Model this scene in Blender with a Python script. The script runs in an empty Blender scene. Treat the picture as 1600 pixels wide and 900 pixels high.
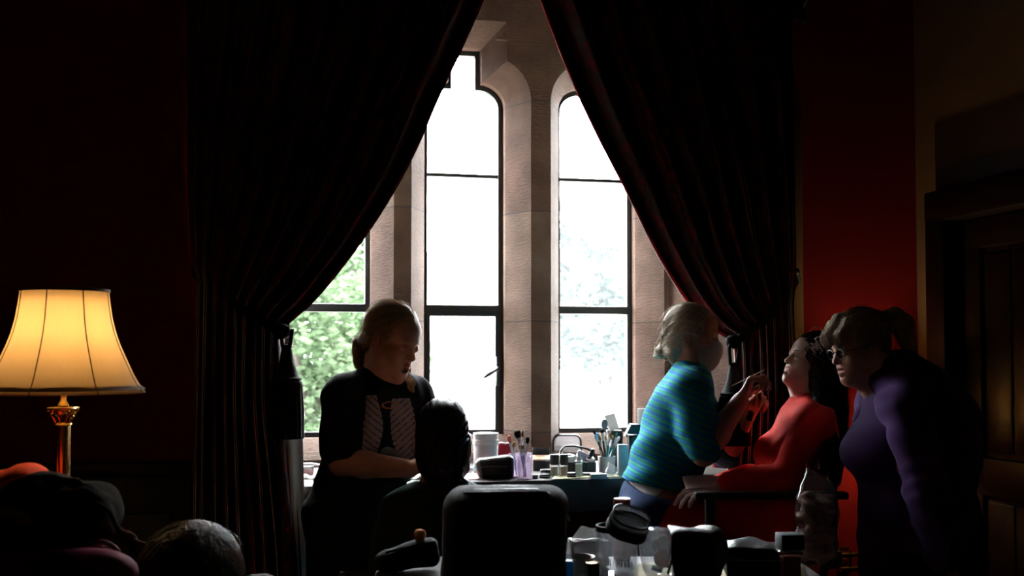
import bpy, bmesh, math, random
import numpy as np
from mathutils import Vector, Matrix
random.seed(7)
SC = bpy.context.scene
COL = SC.collection
PI = math.pi
# ------------------------------------------------------------------ camera frame
TH = math.radians(13.0); PH = math.radians(2.0); F = 1700.0; CAMH = 1.4
HOR = 555.0
SH = HOR - 450 - F*math.tan(PH)
ct, st, cp, sp = math.cos(TH), math.sin(TH), math.cos(PH), math.sin(PH)
ROOM_ROT = -TH
def c2w(p): return Vector((p[0]*ct + p[1]*st, -p[0]*st + p[1]*ct, p[2]))
def ray(px, py):                       # direction in the level camera frame (right, away, up)
    xc = (px-800)/F; yc = (450+SH-py)/F
    return np.array([xc, cp - yc*sp, sp + yc*cp])
def PC(px, py, Z):                     # photo pixel at horizontal distance Z -> level camera frame
    d = ray(px, py); d = d*(Z/d[1]); d[2] += CAMH
    return d
def PW(px, py, Z): return c2w(PC(px, py, Z))
def at_y(px, py, Y):                   # photo pixel met with the room plane y = Y
    d = c2w(ray(px, py)); t = Y/d.y
    return Vector((d.x*t, Y, CAMH + d.z*t))
def at_x(px, py, X):
    d = c2w(ray(px, py)); t = X/d.x
    return Vector((X, d.y*t, CAMH + d.z*t))
def at_z(px, py, z):
    d = c2w(ray(px, py)); t = (z-CAMH)/d.z
    return Vector((d.x*t, d.y*t, z))
def depth(w): return w.x*st + w.y*ct
# ------------------------------------------------------------------ tagging
def tag(o, label=None, cat=None, group=None, kind=None):
    if label: o['label'] = label
    if cat: o['category'] = cat
    if group: o['group'] = group
    if kind: o['kind'] = kind
    return o
def thing(name, label, cat, loc=(0,0,0), rz=0.0, group=None):
    o = bpy.data.objects.new(name, None); COL.objects.link(o)
    o.empty_display_size = .05
    o.location = loc; o.rotation_euler = (0,0,rz)
    return tag(o, label, cat, group)
def copy_tree(o, parent=None):
    c = o.copy(); COL.objects.link(c); c.parent = parent
    for ch in list(o.children): copy_tree(ch, c)
    return c
# ------------------------------------------------------------------ materials
def nt(name):
    m = bpy.data.materials.new(name); m.use_nodes = True
    t = m.node_tree; b = t.nodes['Principled BSDF']
    return m, t, b
def N(t, kind, **kw):
    n = t.nodes.new(kind)
    for k, v in kw.items():
        if hasattr(n, k): setattr(n, k, v)
    return n
def c4(c): return (c[0], c[1], c[2], 1)
def mat(name, col, rough=.6, metal=0., spec=.4, col2=None, nscale=30, bump=0., bscale=200, sheen=0., sheencol=None, trans=0., coat=0., stretch=None, mixpos=(.35,.65), sss=0.):
    m, t, b = nt(name); L = t.links
    b.inputs['Base Color'].default_value = c4(col); b.inputs['Roughness'].default_value = rough
    b.inputs['Metallic'].default_value = metal; b.inputs['Specular IOR Level'].default_value = spec
    if sheen:
        b.inputs['Sheen Weight'].default_value = sheen; b.inputs['Sheen Roughness'].default_value = .4
        b.inputs['Sheen Tint'].default_value = c4(sheencol or col)
    if coat: b.inputs['Coat Weight'].default_value = coat; b.inputs['Coat Roughness'].default_value = .08
    tc = N(t, 'ShaderNodeTexCoord'); src = tc.outputs['Object']
    if stretch:
        mp = N(t, 'ShaderNodeMapping'); mp.inputs['Scale'].default_value = stretch
        L.new(src, mp.inputs['Vector']); src = mp.outputs['Vector']
    if col2 is not None:
        nz = N(t, 'ShaderNodeTexNoise'); nz.inputs['Scale'].default_value = nscale; nz.inputs['Detail'].default_value = 5
        L.new(src, nz.inputs['Vector'])
        r = N(t, 'ShaderNodeValToRGB'); r.color_ramp.elements[0].position = mixpos[0]; r.color_ramp.elements[1].position = mixpos[1]
        r.color_ramp.elements[0].color = c4(col); r.color_ramp.elements[1].color = c4(col2)
        L.new(nz.outputs['Fac'], r.inputs['Fac']); L.new(r.outputs['Color'], b.inputs['Base Color'])
    if bump:
        n2 = N(t, 'ShaderNodeTexNoise'); n2.inputs['Scale'].default_value = bscale; n2.inputs['Detail'].default_value = 4
        L.new(src, n2.inputs['Vector'])
        bp = N(t, 'ShaderNodeBump'); bp.inputs['Strength'].default_value = bump; bp.inputs['Distance'].default_value = .004
        L.new(n2.outputs['Fac'], bp.inputs['Height']); L.new(bp.outputs['Normal'], b.inputs['Normal'])
    if trans:
        tr = N(t, 'ShaderNodeBsdfTranslucent'); tr.inputs['Color'].default_value = c4(col)
        mx = N(t, 'ShaderNodeMixShader'); mx.inputs[0].default_value = trans
        out = t.nodes['Material Output']
        L.new(b.outputs[0], mx.inputs[1]); L.new(tr.outputs[0], mx.inputs[2]); L.new(mx.outputs[0], out.inputs['Surface'])
    return m
def clear(name, col=(1,1,1), gloss=.12, rough=.05, haze=0., hazecol=(.8,.8,.8)):
    m, t, b = nt(name); L = t.links; out = t.nodes['Material Output']; t.nodes.remove(b)
    tr = N(t, 'ShaderNodeBsdfTransparent'); tr.inputs['Color'].default_value = c4(col)
    gl = N(t, 'ShaderNodeBsdfGlossy'); gl.inputs['Roughness'].default_value = rough
    lw = N(t, 'ShaderNodeLayerWeight'); lw.inputs['Blend'].default_value = .3
    mu = N(t, 'ShaderNodeMath', operation='MULTIPLY_ADD'); mu.inputs[1].default_value = .5; mu.inputs[2].default_value = gloss
    mu.use_clamp = True
    L.new(lw.outputs['Facing'], mu.inputs[0])
    mx = N(t, 'ShaderNodeMixShader'); L.new(mu.outputs[0], mx.inputs[0]); L.new(tr.outputs[0], mx.inputs[1]); L.new(gl.outputs[0], mx.inputs[2])
    res = mx
    if haze:
        df = N(t, 'ShaderNodeBsdfTranslucent'); df.inputs['Color'].default_value = c4(hazecol)
        d2 = N(t, 'ShaderNodeBsdfDiffuse'); d2.inputs['Color'].default_value = c4(hazecol)
        m0 = N(t, 'ShaderNodeMixShader'); m0.inputs[0].default_value = .5
        L.new(df.outputs[0], m0.inputs[1]); L.new(d2.outputs[0], m0.inputs[2])
        m2 = N(t, 'ShaderNodeMixShader'); m2.inputs[0].default_value = haze
        L.new(mx.outputs[0], m2.inputs[1]); L.new(m0.outputs[0], m2.inputs[2]); res = m2
    L.new(res.outputs[0], out.inputs['Surface'])
    return m
def emit(name, col, s):
    m, t, b = nt(name); t.nodes.remove(b)
    e = N(t, 'ShaderNodeEmission'); e.inputs['Color'].default_value = c4(col); e.inputs['Strength'].default_value = s
    t.links.new(e.outputs[0], t.nodes['Material Output'].inputs['Surface'])
    return m
# ------------------------------------------------------------------ mesh builder
def frame_from(d, up=(0,0,1)):
    d = Vector(d).normalized(); up = Vector(up)
    if abs(d.dot(up)) > .98: up = Vector((1,0,0))
    x = up.cross(d).normalized(); y = d.cross(x)
    return x, y, d
class MB:
    def __init__(s): s.v = []; s.f = []; s.mi = []
    def add(s, vs, fs, M=None, mi=0):
        o = len(s.v)
        s.v += [tuple(M @ Vector(v)) for v in vs] if M is not None else [tuple(v) for v in vs]
        s.f += [tuple(i+o for i in f) for f in fs]; s.mi += [mi]*len(fs)
        return s
    def box(s, c, size, bev=0., rot=None, mi=0, seg=2):
        bm = bmesh.new(); bmesh.ops.create_cube(bm, size=1)
        for v in bm.verts: v.co = Vector((v.co.x*size[0], v.co.y*size[1], v.co.z*size[2]))
        if bev: bmesh.ops.bevel(bm, geom=bm.edges[:], offset=min(bev, min(size)*.49), segments=seg, profile=.5, affect='EDGES')
        M = Matrix.Translation(Vector(c)) @ (rot.to_4x4() if rot is not None else Matrix())
        bm.verts.index_update()
        s.add([v.co.copy() for v in bm.verts], [[v.index for v in f.verts] for f in bm.faces], M, mi); bm.free()
        return s
    def lathe(s, prof, seg=28, M=None, mi=0, rfn=None, cap=True):
        vs = []; fs = []; n = len(prof)
        for (r, z) in prof:
            for k in range(seg):
                a = 2*PI*k/seg; rr = r*(rfn(a, z) if rfn else 1)
                vs.append((rr*math.cos(a), rr*math.sin(a), z))
        for i in range(n-1):
            for k in range(seg):
                k2 = (k+1) % seg
                fs.append((i*seg+k, i*seg+k2, (i+1)*seg+k2, (i+1)*seg+k))
        if cap:
            if prof[0][0] > 1e-5: fs.append(tuple(range(seg-1, -1, -1)))
            if prof[-1][0] > 1e-5: fs.append(tuple((n-1)*seg+k for k in range(seg)))
        return s.add(vs, fs, M, mi)
    def tube(s, pts, r, seg=8, mi=0, cap=True, flat=1.0):
        pts = [Vector(p) for p in pts]; n = len(pts); rs = r if hasattr(r, '__len__') else [r]*n
        vs = []; fs = []; px = None
        for i, p in enumerate(pts):
            d = (pts[min(i+1, n-1)] - pts[max(i-1, 0)])
            if d.length < 1e-9: d = Vector((0,0,1))
            d.normalize()
            if px is None: x, y, _ = frame_from(d)
            else:
                x = (px - d*px.dot(d))
                if x.length < 1e-6: x, y, _ = frame_from(d)
                x.normalize(); y = d.cross(x)
            px = x
            for k in range(seg):
                a = 2*PI*k/seg
                vs.append(p + x*(rs[i]*math.cos(a)) + y*(rs[i]*flat*math.sin(a)))
        for i in range(n-1):
            for k in range(seg):
                k2 = (k+1) % seg
                fs.append((i*seg+k, i*seg+k2, (i+1)*seg+k2, (i+1)*seg+k))
        if cap: fs.append(tuple(range(seg-1, -1, -1))); fs.append(tuple((n-1)*seg+k for k in range(seg)))
        return s.add(vs, fs, None, mi)
    def ball(s, c, r, seg=16, M=None, mi=0):
        r = r if hasattr(r, '__len__') else (r, r, r); vs = []; fs = []; rings = max(6, seg//2)
        for i in range(rings+1):
            t = PI*i/rings
            for k in range(seg):
                a = 2*PI*k/seg
                vs.append((r[0]*math.sin(t)*math.cos(a), r[1]*math.sin(t)*math.sin(a), -r[2]*math.cos(t)))
        for i in range(rings):
            for k in range(seg):
                k2 = (k+1) % seg
                fs.append((i*seg+k, i*seg+k2, (i+1)*seg+k2, (i+1)*seg+k))
        MM = Matrix.Translation(Vector(c)) @ (M.to_4x4() if M is not None else Matrix())
        return s.add(vs, fs, MM, mi)
    def grid(s, fn, nu, nv, mi=0):
        vs = [fn(i/nu, j/nv) for j in range(nv+1) for i in range(nu+1)]
        fs = [(j*(nu+1)+i, j*(nu+1)+i+1, (j+1)*(nu+1)+i+1, (j+1)*(nu+1)+i) for j in range(nv) for i in range(nu)]
        return s.add(vs, fs, None, mi)
    def shift(s, o):
        s.v = [(v[0]-o[0], v[1]-o[1], v[2]-o[2]) for v in s.v]; return s
    def build(s, name, mats, parent=None, smooth=True, weld=True, angle=None):
        me = bpy.data.meshes.new(name); me.from_pydata(s.v, [], s.f)
        mats = mats if isinstance(mats, (list, tuple)) else [mats]
        for m in mats: me.materials.append(m)
        me.polygons.foreach_set('material_index', s.mi)
        me.polygons.foreach_set('use_smooth', [smooth]*len(s.f))
        if weld:
            bm = bmesh.new(); bm.from_mesh(me); bmesh.ops.remove_doubles(bm, verts=bm.verts, dist=1e-5)
            bmesh.ops.recalc_face_normals(bm, faces=bm.faces); bm.to_mesh(me); bm.free()
        if smooth: me.set_sharp_from_angle(angle=math.radians(angle or 40))
        me.update()
        o = bpy.data.objects.new(name, me); COL.objects.link(o)
        if parent: o.parent = parent
        return o
def solidify(o, t, off=-1):
    m = o.modifiers.new('thick', 'SOLIDIFY'); m.thickness = t; m.offset = off; return o
# ------------------------------------------------------------------ signed-distance bodies
def V3(*a): return np.array(a if len(a) == 3 else a[0], dtype=np.float64)
def unit(v): v = np.asarray(v, float); return v/np.linalg.norm(v)
def smin(a, b, k):
    if k <= 0: return np.minimum(a, b)
    h = np.clip(k-np.abs(a-b), 0, None)/k
    return np.minimum(a, b) - h*h*k*.25
class Sdf:
    def __init__(s): s.ops = []; s.post = None
    def _add(s, op, fn, k, c, r): s.ops.append((op, fn, k, np.asarray(c, float), r)); return s
    def cone(s, a, b, ra, rb, k=.02, op='u', sq=None):
        a = V3(a); b = V3(b)
        if sq is not None:
            n = unit(sq[0]); g = 1/sq[1]-1
        def fn(p):
            q = p-a; ba = b-a
            if sq is not None:
                q = q + np.outer(q@n, n)*g; ba = ba + n*(ba@n)*g
            t = np.clip(q@ba/max(ba@ba, 1e-12), 0, 1)
            return np.sqrt(((q-t[:,None]*ba)**2).sum(1)) - (ra+t*(rb-ra))
        return s._add(op, fn, k, (a+b)/2, np.linalg.norm(b-a)/2+max(ra, rb))
    def chain(s, pts, rs, k=.01, op='u', sq=None):
        for i in range(len(pts)-1): s.cone(pts[i], pts[i+1], rs[i], rs[i+1], k, op, sq)
        return s
    def ell(s, c, r, axes=None, k=.02, op='u'):
        c = V3(c); r = V3(r); R = np.eye(3) if axes is None else np.array(axes)   # rows: axes
        def fn(p):
            q = (p-c)@R.T
            k0 = np.sqrt(((q/r)**2).sum(1)); k1 = np.sqrt(((q/(r*r))**2).sum(1))
            return k0*(k0-1)/np.maximum(k1, 1e-6)
        return s._add(op, fn, k, c, r.max())
    def half(s, c, n, k=.004):            # keep the side n points away from
        c = V3(c); n = unit(n)
        return s._add('i', lambda p: -((p-c)@n), k, c, 99.)
    def __call__(s, p):
        d = np.full(len(p), 9.0)
        for op, fn, k, c, r in s.ops:
            if r > 50: m = slice(None); q = p
            else:
                m = np.flatnonzero(((p-c)**2).sum(1) < (r+k+.09)**2)
                if len(m) == 0: continue
                q = p[m]
            dv = fn(q)
            if op == 'u': d[m] = smin(d[m], dv, k)
            elif op == 's': d[m] = -smin(-d[m], dv, k)
            else: d[m] = -smin(-d[m], -dv, k)
        if s.post is not None:
            m = np.flatnonzero(np.abs(d) < .05)
            if len(m): d[m] += s.post(p[m])
        return d
    def bounds(s):
        us = [o for o in s.ops if o[0] == 'u']
        lo = np.min([o[3]-o[4] for o in us], 0); hi = np.max([o[3]+o[4] for o in us], 0)
        return lo-.02, hi+.02
def surface(f, h, lo=None, hi=None):
    if lo is None: lo, hi = f.bounds()
    B = 8; nb = np.ceil((np.asarray(hi)-lo)/(h*B)).astype(int)+1
    g = [(np.arange(n)+.5)*B*h - h*.5 + l for n, l in zip(nb, lo)]
    C = np.stack(np.meshgrid(*g, indexing='ij'), -1).reshape(-1, 3)
    dc = np.concatenate([f(C[i:i+200000]) for i in range(0, len(C), 200000)])
    act = np.flatnonzero(np.abs(dc) < B*h*.87*1.9)
    V = np.repeat(np.repeat(np.repeat(np.where(dc < 0, -1., 1.).astype(np.float32).reshape(nb), B, 0), B, 1), B, 2)
    bi = np.stack(np.unravel_index(act, nb), -1)
    loc = np.stack(np.meshgrid(*[np.arange(B)]*3, indexing='ij'), -1).reshape(-1, 3)
    for i in range(0, len(bi), 600):
        ix = (bi[i:i+600, None, :]*B + loc[None]).reshape(-1, 3)
        V[ix[:,0], ix[:,1], ix[:,2]] = f(ix*h+lo)
    neg = V < 0; cnt = np.zeros(np.array(V.shape)-1, np.uint8)
    nx, ny, nz = cnt.shape
    for dx in (0,1):
        for dy in (0,1):
            for dz in (0,1): cnt += neg[dx:dx+nx, dy:dy+ny, dz:dz+nz]
    ac = np.argwhere((cnt > 0) & (cnt < 8)); del cnt
    idm = np.full((nx, ny, nz), -1, np.int32); idm[ac[:,0], ac[:,1], ac[:,2]] = np.arange(len(ac))
    cor = np.array([(x,y,z) for x in (0,1) for y in (0,1) for z in (0,1)])
    vals = np.stack([V[ac[:,0]+c[0], ac[:,1]+c[1], ac[:,2]+c[2]] for c in cor], 1).astype(float)
    acc = np.zeros((len(ac), 3)); num = np.zeros(len(ac))
    for i in range(8):
        for j in range(i+1, 8):
            if np.abs(cor[i]-cor[j]).sum() != 1: continue
            m = (vals[:,i] < 0) != (vals[:,j] < 0)
            t = vals[m,i]/(vals[m,i]-vals[m,j])
            acc[m] += cor[i] + t[:,None]*(cor[j]-cor[i]); num[m] += 1
    vs = (ac + acc/num[:,None])*h + lo
    quads = []
    for ax in range(3):
        sl0 = [slice(None)]*3; sl1 = [slice(None)]*3; sl0[ax] = slice(0,-1); sl1[ax] = slice(1,None)
        e = np.argwhere(neg[tuple(sl0)] != neg[tuple(sl1)])
        o1, o2 = (ax+1) % 3, (ax+2) % 3
        e = e[(e[:,o1] >= 1) & (e[:,o2] >= 1) & (e[:,o1] < idm.shape[o1]) & (e[:,o2] < idm.shape[o2]) & (e[:,ax] < idm.shape[ax])]
        def cell(a, b):
            q = e.copy(); q[:,o1] -= a; q[:,o2] -= b
            return idm[q[:,0], q[:,1], q[:,2]]
        q = np.stack([cell(1,1), cell(0,1), cell(0,0), cell(1,0)], 1)
        fl = ~neg[e[:,0], e[:,1], e[:,2]]
        q[fl] = q[fl][:, ::-1]
        quads.append(q[(q >= 0).all(1)])
    return vs, np.concatenate(quads)
def np_obj(name, vs, qs, mats, parent=None, mi=None, extra=None):
    nv = len(vs); loops = qs.reshape(-1); starts = np.arange(len(qs))*qs.shape[1]; mid = mi if mi is not None else np.zeros(len(qs), int)
    if extra is not None:                  # (verts, quads, material index) appended, e.g. strands
        ev, eq, em = extra
        vs = np.concatenate([vs, ev]); qs = np.concatenate([qs, eq+nv]); mid = np.concatenate([mid, np.broadcast_to(em, len(eq))])
        loops = qs.reshape(-1); starts = np.arange(len(qs))*qs.shape[1]
    me = bpy.data.meshes.new(name)
    me.vertices.add(len(vs)); me.vertices.foreach_set('co', np.asarray(vs, np.float32).reshape(-1))
    me.loops.add(len(loops)); me.loops.foreach_set('vertex_index', loops.astype(np.int32))
    me.polygons.add(len(qs)); me.polygons.foreach_set('loop_start', starts.astype(np.int32))
    mats = mats if isinstance(mats, (list, tuple)) else [mats]
    for m in mats: me.materials.append(m)
    me.polygons.foreach_set('material_index', mid.astype(np.int32))
    me.polygons.foreach_set('use_smooth', np.ones(len(qs), bool))
    me.update(calc_edges=True); me.validate()
    o = bpy.data.objects.new(name, me); COL.objects.link(o)
    if parent: o.parent = parent
    return o
def sdf_obj(name, f, h, mats, parent, org=(0,0,0), mfn=None, extra=None):
    vs, qs = surface(f, h)
    mi = mfn(vs[qs].mean(1)) if mfn else None
    if extra is not None: extra = (extra[0]-V3(org), extra[1], extra[2])
    return np_obj(name, vs-V3(org), qs, mats, parent, mi, extra)
def wav(p, f, seed, n=5):
    r = np.random.RandomState(seed); d = np.zeros(len(p))
    for i in range(n):
        k = r.normal(size=3); k = k/np.linalg.norm(k)*f*r.uniform(.6, 1.6)
        d += np.sin(p@k + r.uniform(0, 6.28))
    return d/n
def folds(p, dirn, f, seed, warp=1.6):
    return np.sin(p@(unit(dirn)*f) + warp*wav(p, f*.35, seed, 4)*2)
def hair_tubes(P, r):
    """P: (n, m, 3) hair paths -> thin tapering three-sided tubes"""
    n, m, _ = P.shape; T = np.gradient(P, axis=1); T /= np.linalg.norm(T, axis=2, keepdims=True)+1e-9
    A = np.cross(T, np.array([.31,.52,.79])); A /= np.linalg.norm(A, axis=2, keepdims=True)+1e-9; B = np.cross(T, A)
    rr = (r*(1-.65*np.linspace(0, 1, m)**2))[None,:,None]
    V = np.stack([P + A*rr*math.cos(2*PI*k/3) + B*rr*math.sin(2*PI*k/3) for k in range(3)], 2).reshape(-1, 3)
    i = np.arange(n)[:,None,None]*m*3; j = np.arange(m-1)[None,:,None]*3; k = np.arange(3)[None,None,:]; k2 = (k+1) % 3
    Q = np.stack([i+j+k, i+j+k2, i+j+3+k2, i+j+3+k], -1).reshape(-1, 4)
    return V, Q, (m-1)*3
def sdf_grad(f, p, e=.0015):
    g = np.stack([f(p+np.eye(3)[k]*e)-f(p-np.eye(3)[k]*e) for k in range(3)], 1)
    return g/(np.linalg.norm(g, axis=1, keepdims=True)+1e-9)
# ================================================================== materials of the place
def stone_mat():
    m, t, b = nt('sandstone'); L = t.links
    tc = N(t, 'ShaderNodeTexCoord'); sx = N(t, 'ShaderNodeSeparateXYZ'); L.new(tc.outputs['Object'], sx.inputs[0])
    nz = N(t, 'ShaderNodeTexNoise'); nz.inputs['Scale'].default_value = 7; nz.inputs['Detail'].default_value = 6
    L.new(tc.outputs['Object'], nz.inputs['Vector'])
    # courses of blocks
    div = N(t, 'ShaderNodeMath', operation='DIVIDE'); div.inputs[1].default_value = .47; L.new(sx.outputs['Z'], div.inputs[0])
    add = N(t, 'ShaderNodeMath', operation='ADD'); add.inputs[1].default_value = .72; L.new(div.outputs[0], add.inputs[0])
    fl = N(t, 'ShaderNodeMath', operation='FLOOR'); L.new(add.outputs[0], fl.inputs[0])
    sn = N(t, 'ShaderNodeMath', operation='SNAP'); sn.inputs[1].default_value = .6; L.new(sx.outputs['X'], sn.inputs[0])
    cm = N(t, 'ShaderNodeCombineXYZ'); L.new(fl.outputs[0], cm.inputs[2]); L.new(sn.outputs[0], cm.inputs[0])
    wn = N(t, 'ShaderNodeTexWhiteNoise', noise_dimensions='3D'); L.new(cm.outputs[0], wn.inputs['Vector'])
    r = N(t, 'ShaderNodeValToRGB'); e = r.color_ramp.elements
    e[0].color = (.094,.056,.044,1); e[1].color = (.128,.092,.073,1); L.new(wn.outputs['Value'], r.inputs['Fac'])
    r2 = N(t, 'ShaderNodeValToRGB'); e = r2.color_ramp.elements
    e[0].position=.3; e[1].position=.72; e[0].color = (.62,.55,.5,1); e[1].color = (1.12,1.02,.97,1); L.new(nz.outputs['Fac'], r2.inputs['Fac'])
    mu = N(t, 'ShaderNodeMixRGB', blend_type='MULTIPLY'); mu.inputs[0].default_value = 1
    L.new(r.outputs[0], mu.inputs[1]); L.new(r2.outputs[0], mu.inputs[2])
    fr = N(t, 'ShaderNodeMath', operation='FRACT'); L.new(add.outputs[0], fr.inputs[0])
    lt = N(t, 'ShaderNodeMath', operation='LESS_THAN'); lt.inputs[1].default_value = .012; L.new(fr.outputs[0], lt.inputs[0])
    mj = N(t, 'ShaderNodeMixRGB'); mj.inputs[2].default_value = (.045,.035,.03,1); L.new(lt.outputs[0], mj.inputs[0]); L.new(mu.outputs[0], mj.inputs[1])
    L.new(mj.outputs[0], b.inputs['Base Color'])
    b.inputs['Roughness'].default_value = .9; b.inputs['Specular IOR Level'].default_value = .15
    mp = N(t, 'ShaderNodeMapping'); mp.inputs['Scale'].default_value = (30, 30, 140); mp.inputs['Rotation'].default_value = (.15,.3,0)
    L.new(tc.outputs['Object'], mp.inputs['Vector'])
    n2 = N(t, 'ShaderNodeTexNoise'); n2.inputs['Scale'].default_value = 1.3; n2.inputs['Detail'].default_value = 5; L.new(mp.outputs[0], n2.inputs['Vector'])
    ad = N(t, 'ShaderNodeMath', operation='MULTIPLY_ADD'); ad.inputs[1].default_value = -1.2; L.new(lt.outputs[0], ad.inputs[0]); L.new(n2.outputs['Fac'], ad.inputs[2])
    bp = N(t, 'ShaderNodeBump'); bp.inputs['Strength'].default_value = .6; bp.inputs['Distance'].default_value = .006
    L.new(ad.outputs[0], bp.inputs['Height']); L.new(bp.outputs[0], b.inputs['Normal'])
    return m
def damask_mat():
    m, t, b = nt('damask'); L = t.links
    tc = N(t, 'ShaderNodeTexCoord')
    mp = N(t, 'ShaderNodeMapping'); mp.inputs['Scale'].default_value = (14, 14, 7); L.new(tc.outputs['Object'], mp.inputs[0])
    nz = N(t, 'ShaderNodeTexNoise'); nz.inputs['Scale'].default_value = 1.4; nz.inputs['Detail'].default_value = 3; nz.inputs['Distortion'].default_value = 2.2
    L.new(mp.outputs[0], nz.inputs['Vector'])
    mp2 = N(t, 'ShaderNodeMapping'); mp2.inputs['Scale'].default_value = (260, 260, 20); L.new(tc.outputs['Object'], mp2.inputs[0])
    n2 = N(t, 'ShaderNodeTexNoise'); n2.inputs['Scale'].default_value = 1; L.new(mp2.outputs[0], n2.inputs['Vector'])
    mx = N(t, 'ShaderNodeMath', operation='MULTIPLY_ADD'); mx.inputs[1].default_value = .35; L.new(n2.outputs['Fac'], mx.inputs[0]); L.new(nz.outputs['Fac'], mx.inputs[2])
    r = N(t, 'ShaderNodeValToRGB'); e = r.color_ramp.elements
    e[0].position = .60; e[1].position = .68; e[0].color = (.13,.004,.011,1); e[1].color = (.026,.020,.018,1)
    L.new(mx.outputs[0], r.inputs['Fac']); L.new(r.outputs[0], b.inputs['Base Color'])
    b.inputs['Roughness'].default_value = .75; b.inputs['Specular IOR Level'].default_value = .2
    b.inputs['Sheen Weight'].default_value = .02; b.inputs['Sheen Tint'].default_value = (.7,.1,.12,1)
    bp = N(t, 'ShaderNodeBump'); bp.inputs['Strength'].default_value = .35; bp.inputs['Distance'].default_value = .003
    L.new(mx.outputs[0], bp.inputs['Height']); L.new(bp.outputs[0], b.inputs['Normal'])
    return m
M = {}
M['stone'] = stone_mat(); M['damask'] = damask_mat()
M['red_wall'] = mat('red_paint', (.13,.0025,.0025), .85, spec=.15, bump=.15, bscale=60)
M['cream_wall'] = mat('cream_paint', (.20,.12,.065), .9, spec=.1, bump=.1, bscale=50)
M['lavender'] = mat('grey_paint', (.11,.10,.12), .8, spec=.15)
M['dark_wood'] = mat('dark_oak', (.012,.004,.0025), .45, spec=.25, col2=(.006,.0025,.0015), nscale=6, stretch=(8,8,.6), bump=.2, bscale=14)
M['floor'] = mat('carpet', (.022,.009,.008), .95, spec=.05, bump=.3, bscale=400, col2=(.014,.006,.006), nscale=3)
M['ceiling'] = mat('dark_ceiling_boards', (.035,.022,.015), .95, spec=.1)
M['back_wall'] = mat('room_wall', (.03,.006,.005), .9, spec=.1)
M['iron'] = mat('black_iron', (.008,.009,.011), .45, metal=0, spec=.5, bump=.1, bscale=120)
M['pane'] = clear('window_glass', (.98,1,1), .03, .02)
M['pane_dirty'] = clear('weathered_window_glass', (.97,1,1), .03, .05, haze=.04, hazecol=(.8,.88,.9))
M['brass'] = mat('brass', (.62,.36,.10), .22, metal=1, bump=.05, bscale=60)
M['black_rope'] = mat('black_cord', (.008,.007,.008), .8, spec=.2, bump=.5, bscale=300)
M['lining'] = mat('cream_lining', (.66,.63,.57), .9, spec=.1, bump=.2, bscale=90)
# ================================================================== room
XL, XR, YB, YW, ZC = -2.7, 2.61, -3.2, 3.95, 3.3
YF, YG, YO = 4.47, 4.63, 4.78
def st_(o): o['kind'] = 'structure'; return o
def sbox(name, lo, hi, m, parent=None, bev=0):
    o = MB().box([(a+b)/2 for a, b in zip(lo, hi)], [b-a for a, b in zip(lo, hi)], bev).build(name, m, parent)
    if parent is None: st_(o)
    return o
sbox('floor', (XL-.2, YB-.2, -.12), (XR+.2, YO, 0), M['floor'])
sbox('ceiling', (XL-.2, YB-.2, ZC), (XR+.2, YO, ZC+.12), M['ceiling'])
sbox('wall_left', (XL-.2, YB, 0), (XL, YO, ZC), M['back_wall'])
sbox('wall_back', (XL-.2, YB-.2, 0), (XR+.2, YB, ZC), M['back_wall'])
ZS = .95                                   # sill top
RXL, RXR = -.18, 1.92                      # recess at the wall face
w = MB()
for lo, hi in (((XL, YW, 0), (RXL, YO-.01, ZC)), ((RXR, YW, 0), (XR, YO-.01, ZC)), ((RXL, YW, 3.06), (RXR, YO-.01, ZC)), ((RXL, YW, 0), (RXR, YO-.01, .84))):
    w.box([(a+b)/2 for a, b in zip(lo, hi)], [b-a for a, b in zip(lo, hi)])
st_(w.build('wall_front', M['red_wall'], smooth=False))
# ------------------------------------------------------------------ three-light stone window
A_, B_ = .1785, .0735; R_ = A_-B_
ZB, ZSP, ZT = 1.054, 2.485, 2.740
LCX = [.2755, .8595, 1.458]
def outline(d, n=10):
    """shouldered light, offset outwards by d (round corners meet the narrow head)"""
    r = R_+d; bb = B_+d; aend = math.acos(max(-1, min(1, d/r))) if d > 0 else PI/2
    if d < 0: aend = PI/2
    p = [(A_+d, ZB-d)]
    for k in range(n+1):
        a = aend*k/n; p.append((B_ + r*math.cos(a), ZSP + r*math.sin(a)))
    if d <= 0: p[-1] = (bb if d < 0 else B_, p[-1][1])
    p.append((bb, ZT+d))
    return p + [(-x, z) for x, z in p[::-1]]
win = thing('window_1', 'tall mullioned sandstone window of three shouldered lights with black iron frames', 'window'); st_(win)
def holed_plane(name, y, rect, d, m, parent):
    cu = bpy.data.curves.new(name, 'CURVE'); cu.dimensions = '2D'; cu.fill_mode = 'BOTH'
    polys = [[(rect[0], rect[2]), (rect[1], rect[2]), (rect[1], rect[3]), (rect[0], rect[3])]]
    for c in LCX: polys.append([(c+x, z) for x, z in outline(d)])
    for p in polys:
        s = cu.splines.new('POLY'); s.points.add(len(p)-1); s.use_cyclic_u = True
        for q, (x, z) in zip(s.points, p): q.co = (x, z, 0, 1)
    tmp = bpy.data.objects.new(name+'_tmp', cu); COL.objects.link(tmp)
    bpy.context.view_layer.update()
    me = bpy.data.meshes.new_from_object(tmp.evaluated_get(bpy.context.evaluated_depsgraph_get()))
    vs = [(v.co.x, y, v.co.y) for v in me.vertices]; fs = [tuple(p.vertices) for p in me.polygons]
    bpy.data.objects.remove(tmp); bpy.data.curves.remove(cu); bpy.data.meshes.remove(me)
    return vs, fs
SPL = .077
sur = MB()
sur.add(*holed_plane('front', YF, (-.01, 1.735, ZS, 3.06), SPL, None, None))
sur.add(*holed_plane('rear', YO, (XL-.2, XR+.2, -.1, ZC+.1), 0, None, None))
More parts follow.
